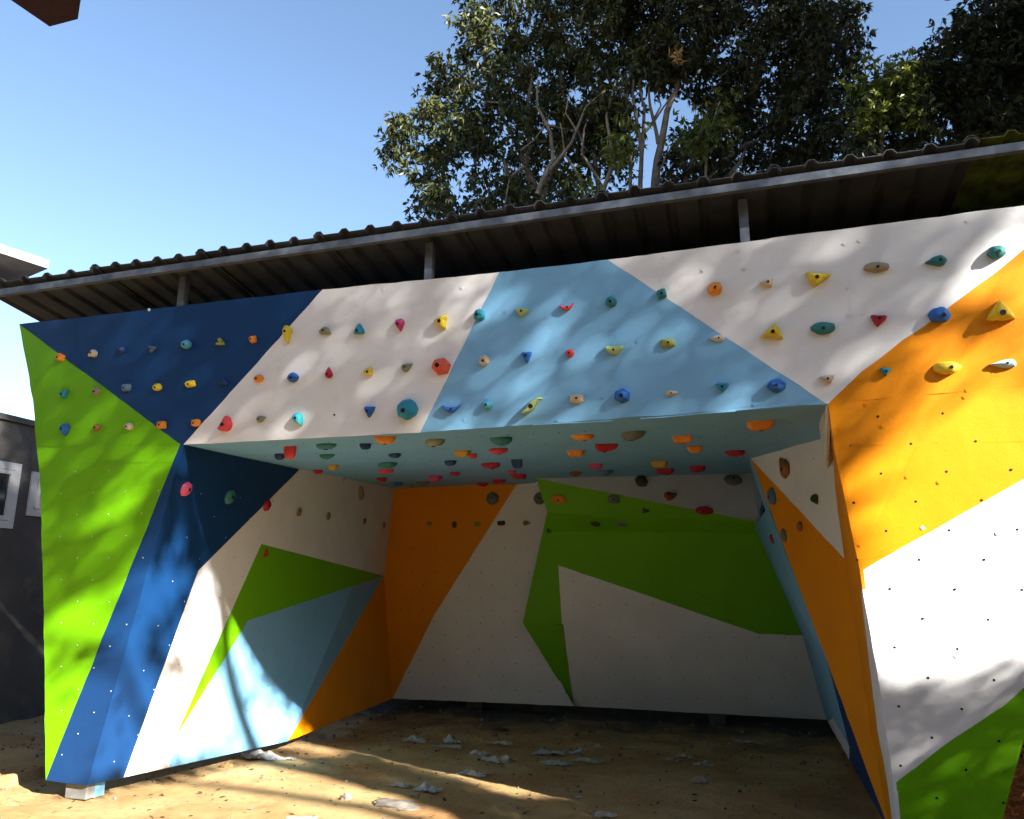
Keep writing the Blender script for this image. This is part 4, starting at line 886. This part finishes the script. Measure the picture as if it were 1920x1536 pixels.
def caster(n_, lo, hi, xr, zr, dr, L, W, cov):
    # candidates on the wall plane pushed towards the sun
    s_ = rng.uniform(*xr, n_); z_ = rng.uniform(*zr, n_); D = rng.uniform(*dr, n_)
    P = G0[None] + UU[None] * s_[:, None] + upF[None] * (z_ - .12)[:, None]; P = P - SUN[None] * D[:, None]
    x, y, H, onF, z1, s1 = sunhit(P)
    x = np.clip(x, -380, 1985); top = z1 > 3.72
    l = lit(x, y); l = np.where(top, .18, l)
    cov = n_ * L * W * .46 * .5 / ((xr[1] - xr[0]) * (zr[1] - zr[0]) * abs(SUN @ NF))
    keep = rng.uniform(0, 1, n_) < np.clip(-np.log(np.maximum(l, .012)) / cov, 0, 1)
    # nothing inside the view
    v = P - C0; w_ = v @ F_; px, py = CX + FPX * (v @ R_) / np.maximum(w_, .01), CY - FPX * (v @ U_) / np.maximum(w_, .01)
    vis = (w_ > -1.6) & (np.abs(v @ R_) < np.maximum(w_, 0) * .665 + 2.2) & (np.abs(v @ U_) < np.maximum(w_, 0) * .535 + 1.8) | ((v * v).sum(1) < 9)
    keep &= ~vis & (P[:, 2] > .15)
    lo_ = (z1 < lo) if lo is not None else np.ones(n_, bool); hi_ = (z1 >= hi) if hi is not None else np.ones(n_, bool)
    P = P[keep & lo_ & hi_]; return leaves(P, L, W, .5)
V, Q = caster(60000, None, 1.25, (-2.2, 9.0), (.6, 5.6), (13, 19), .19, .075, 3.2)  # crown kept only where the drawn light map wants shade
tS = empty('shade_tree', (14, -8, 0)); npmesh('crown', V, Q, M_LEAF_A, tS)
mb = MB()
def limb3(mb, pts, r0, r1): 
    Q_ = []; R2 = []
    for i in range(len(pts) - 1):
        a, b = np.array(pts[i], float), np.array(pts[i + 1], float)
        for j in range(4):
            q = a + (b - a) * j / 4; Q_.append(q + np.array(noise.noise_vector(Vector(q) * .7)) * .1); R2.append(r0 + (r1 - r0) * (i + j / 4) / (len(pts) - 1))
    Q_.append(np.array(pts[-1], float)); R2.append(r1); mb.tube(Q_, R2, 8)
limb3(mb, [(13.5, -7.5, 0), (13.5, -7.2, 3), (12.5, -6.5, 5.5), (10.5, -5.5, 7.5), (8, -4.2, 8.4), (6, -3.5, 8.8)], .24, .03)
limb3(mb, [(12.5, -6.5, 5.5), (11.5, -7, 8), (9.5, -8, 10)], .11, .03)
ntop = 16000; s_ = rng.uniform(1, 19, ntop); z_ = rng.uniform(4.2, 15, ntop); D = rng.uniform(16, 24, ntop)
P = G0[None] + UU[None] * s_[:, None] + upF[None] * z_[:, None] - SUN[None] * D[:, None]
V, Q = leaves(P, .42, .18, .3); npmesh('crown', V, Q, M_LEAF_C, tS)  # extra high crown added to shade the trees behind the roof
mb.build('trunk', M_BARK, tS, True); tag(tS, 'unseen tall tree behind the photographer, leaves cut to dapple the wall', 'tree')
V, Q = caster(130000, 1.25, None, (-3.5, 9.0), (-4.6, 1.9), (8.0, 15), .13, .055, 3.0)  # hedge leaves cut to the same drawn light map
hd = empty('hedge', (6.5, -3.0, 0)); npmesh('foliage', V, Q, M_LEAF_A, hd); mb = MB()
for i in range(9):
    mb = MB(); limb3(mb, [(3.5 + i * .9, -2.6 - (i % 3) * .8, 0), (3.6 + i * .9, -2.6 - (i % 3) * .8, 1.2), (3.8 + i * .85, -2.4 - (i % 3) * .8, 2.8)], .05, .015); mb.build('stem', M_BARK, hd, True)
tag(hd, 'unseen tall hedge right of the photographer, leaves cut to shade the sand', 'hedge')

# ------------------------------------------------------------------ unseen yard house and trees, added to block light
yd = tag(empty('sky_block_house', (-6, -4, 0)), 'unseen dark house carrying the canopy, added behind the photographer to block sky light', 'house')
mb = MB(); mb.box((-7.4, -6.0, 3.4), (2.6, 0, 0), (0, 7.5, 0), (0, 0, 3.4)); mb.build('wall', M_CONC, yd)
mb = MB(); mb.box((-0.4, -8.6, 3.9), (4.39, 0, 0), (0, 2.0, 0), (0, 0, 3.9)); mb.build('wall', M_CONC, yd)  # rear wing added to cut sky light on the wall
def mass(name, lab, cat, c, r, n_, L, W, m, trunk=True):
    t_ = empty(name, (c[0], c[1], 0)); d = rng.normal(size=(n_, 3)); d /= np.linalg.norm(d, axis=1)[:, None]
    P = np.array(c) + d * (rng.uniform(.55, 1.0, n_) ** .6)[:, None] * np.array(r) * (1 + .12 * np.sin(d[:, :1] * 7) * np.cos(d[:, 1:2] * 6))
    P[:, 2] = np.maximum(P[:, 2], .2); v = P - C0; w_ = v @ F_; px, py = CX + FPX * (v @ R_) / np.maximum(w_, .01), CY - FPX * (v @ U_) / np.maximum(w_, .01)
    P = P[~((w_ > -1.5) & (np.abs(v @ R_) < np.maximum(w_, 0) * .665 + 2.2) & (np.abs(v @ U_) < np.maximum(w_, 0) * .535 + 2.0))]
    V, Q = leaves(P, L, W, .4); npmesh('crown', V, Q, m, t_); b = MB(); limb3(b, [(c[0], c[1], 0), (c[0] + .2, c[1], c[2] * .6), (c[0], c[1] + .1, c[2])], .2, .06); b.build('trunk', M_BARK, t_, True)
    tag(t_, lab, cat, 'unseen trees added beside the photographer')
mass('light_block_tree', 'added dense tree right of the climbing wall, shading the trees behind the roof', 'tree', (10.2, 5.2, 9.5), (4.2, 4.2, 9.0), 26000, .42, .2, M_LEAF_C)  # unseen, added to keep sun off the trees behind the roof
mass('light_block_tree', 'added broad dark tree behind the hedge, blocking sky light from the right', 'tree', (13.0, -0.5, 4.2), (3.5, 3.5, 4.4), 8000, .42, .2, M_LEAF_C)  # unseen, added to cut sky light from the right
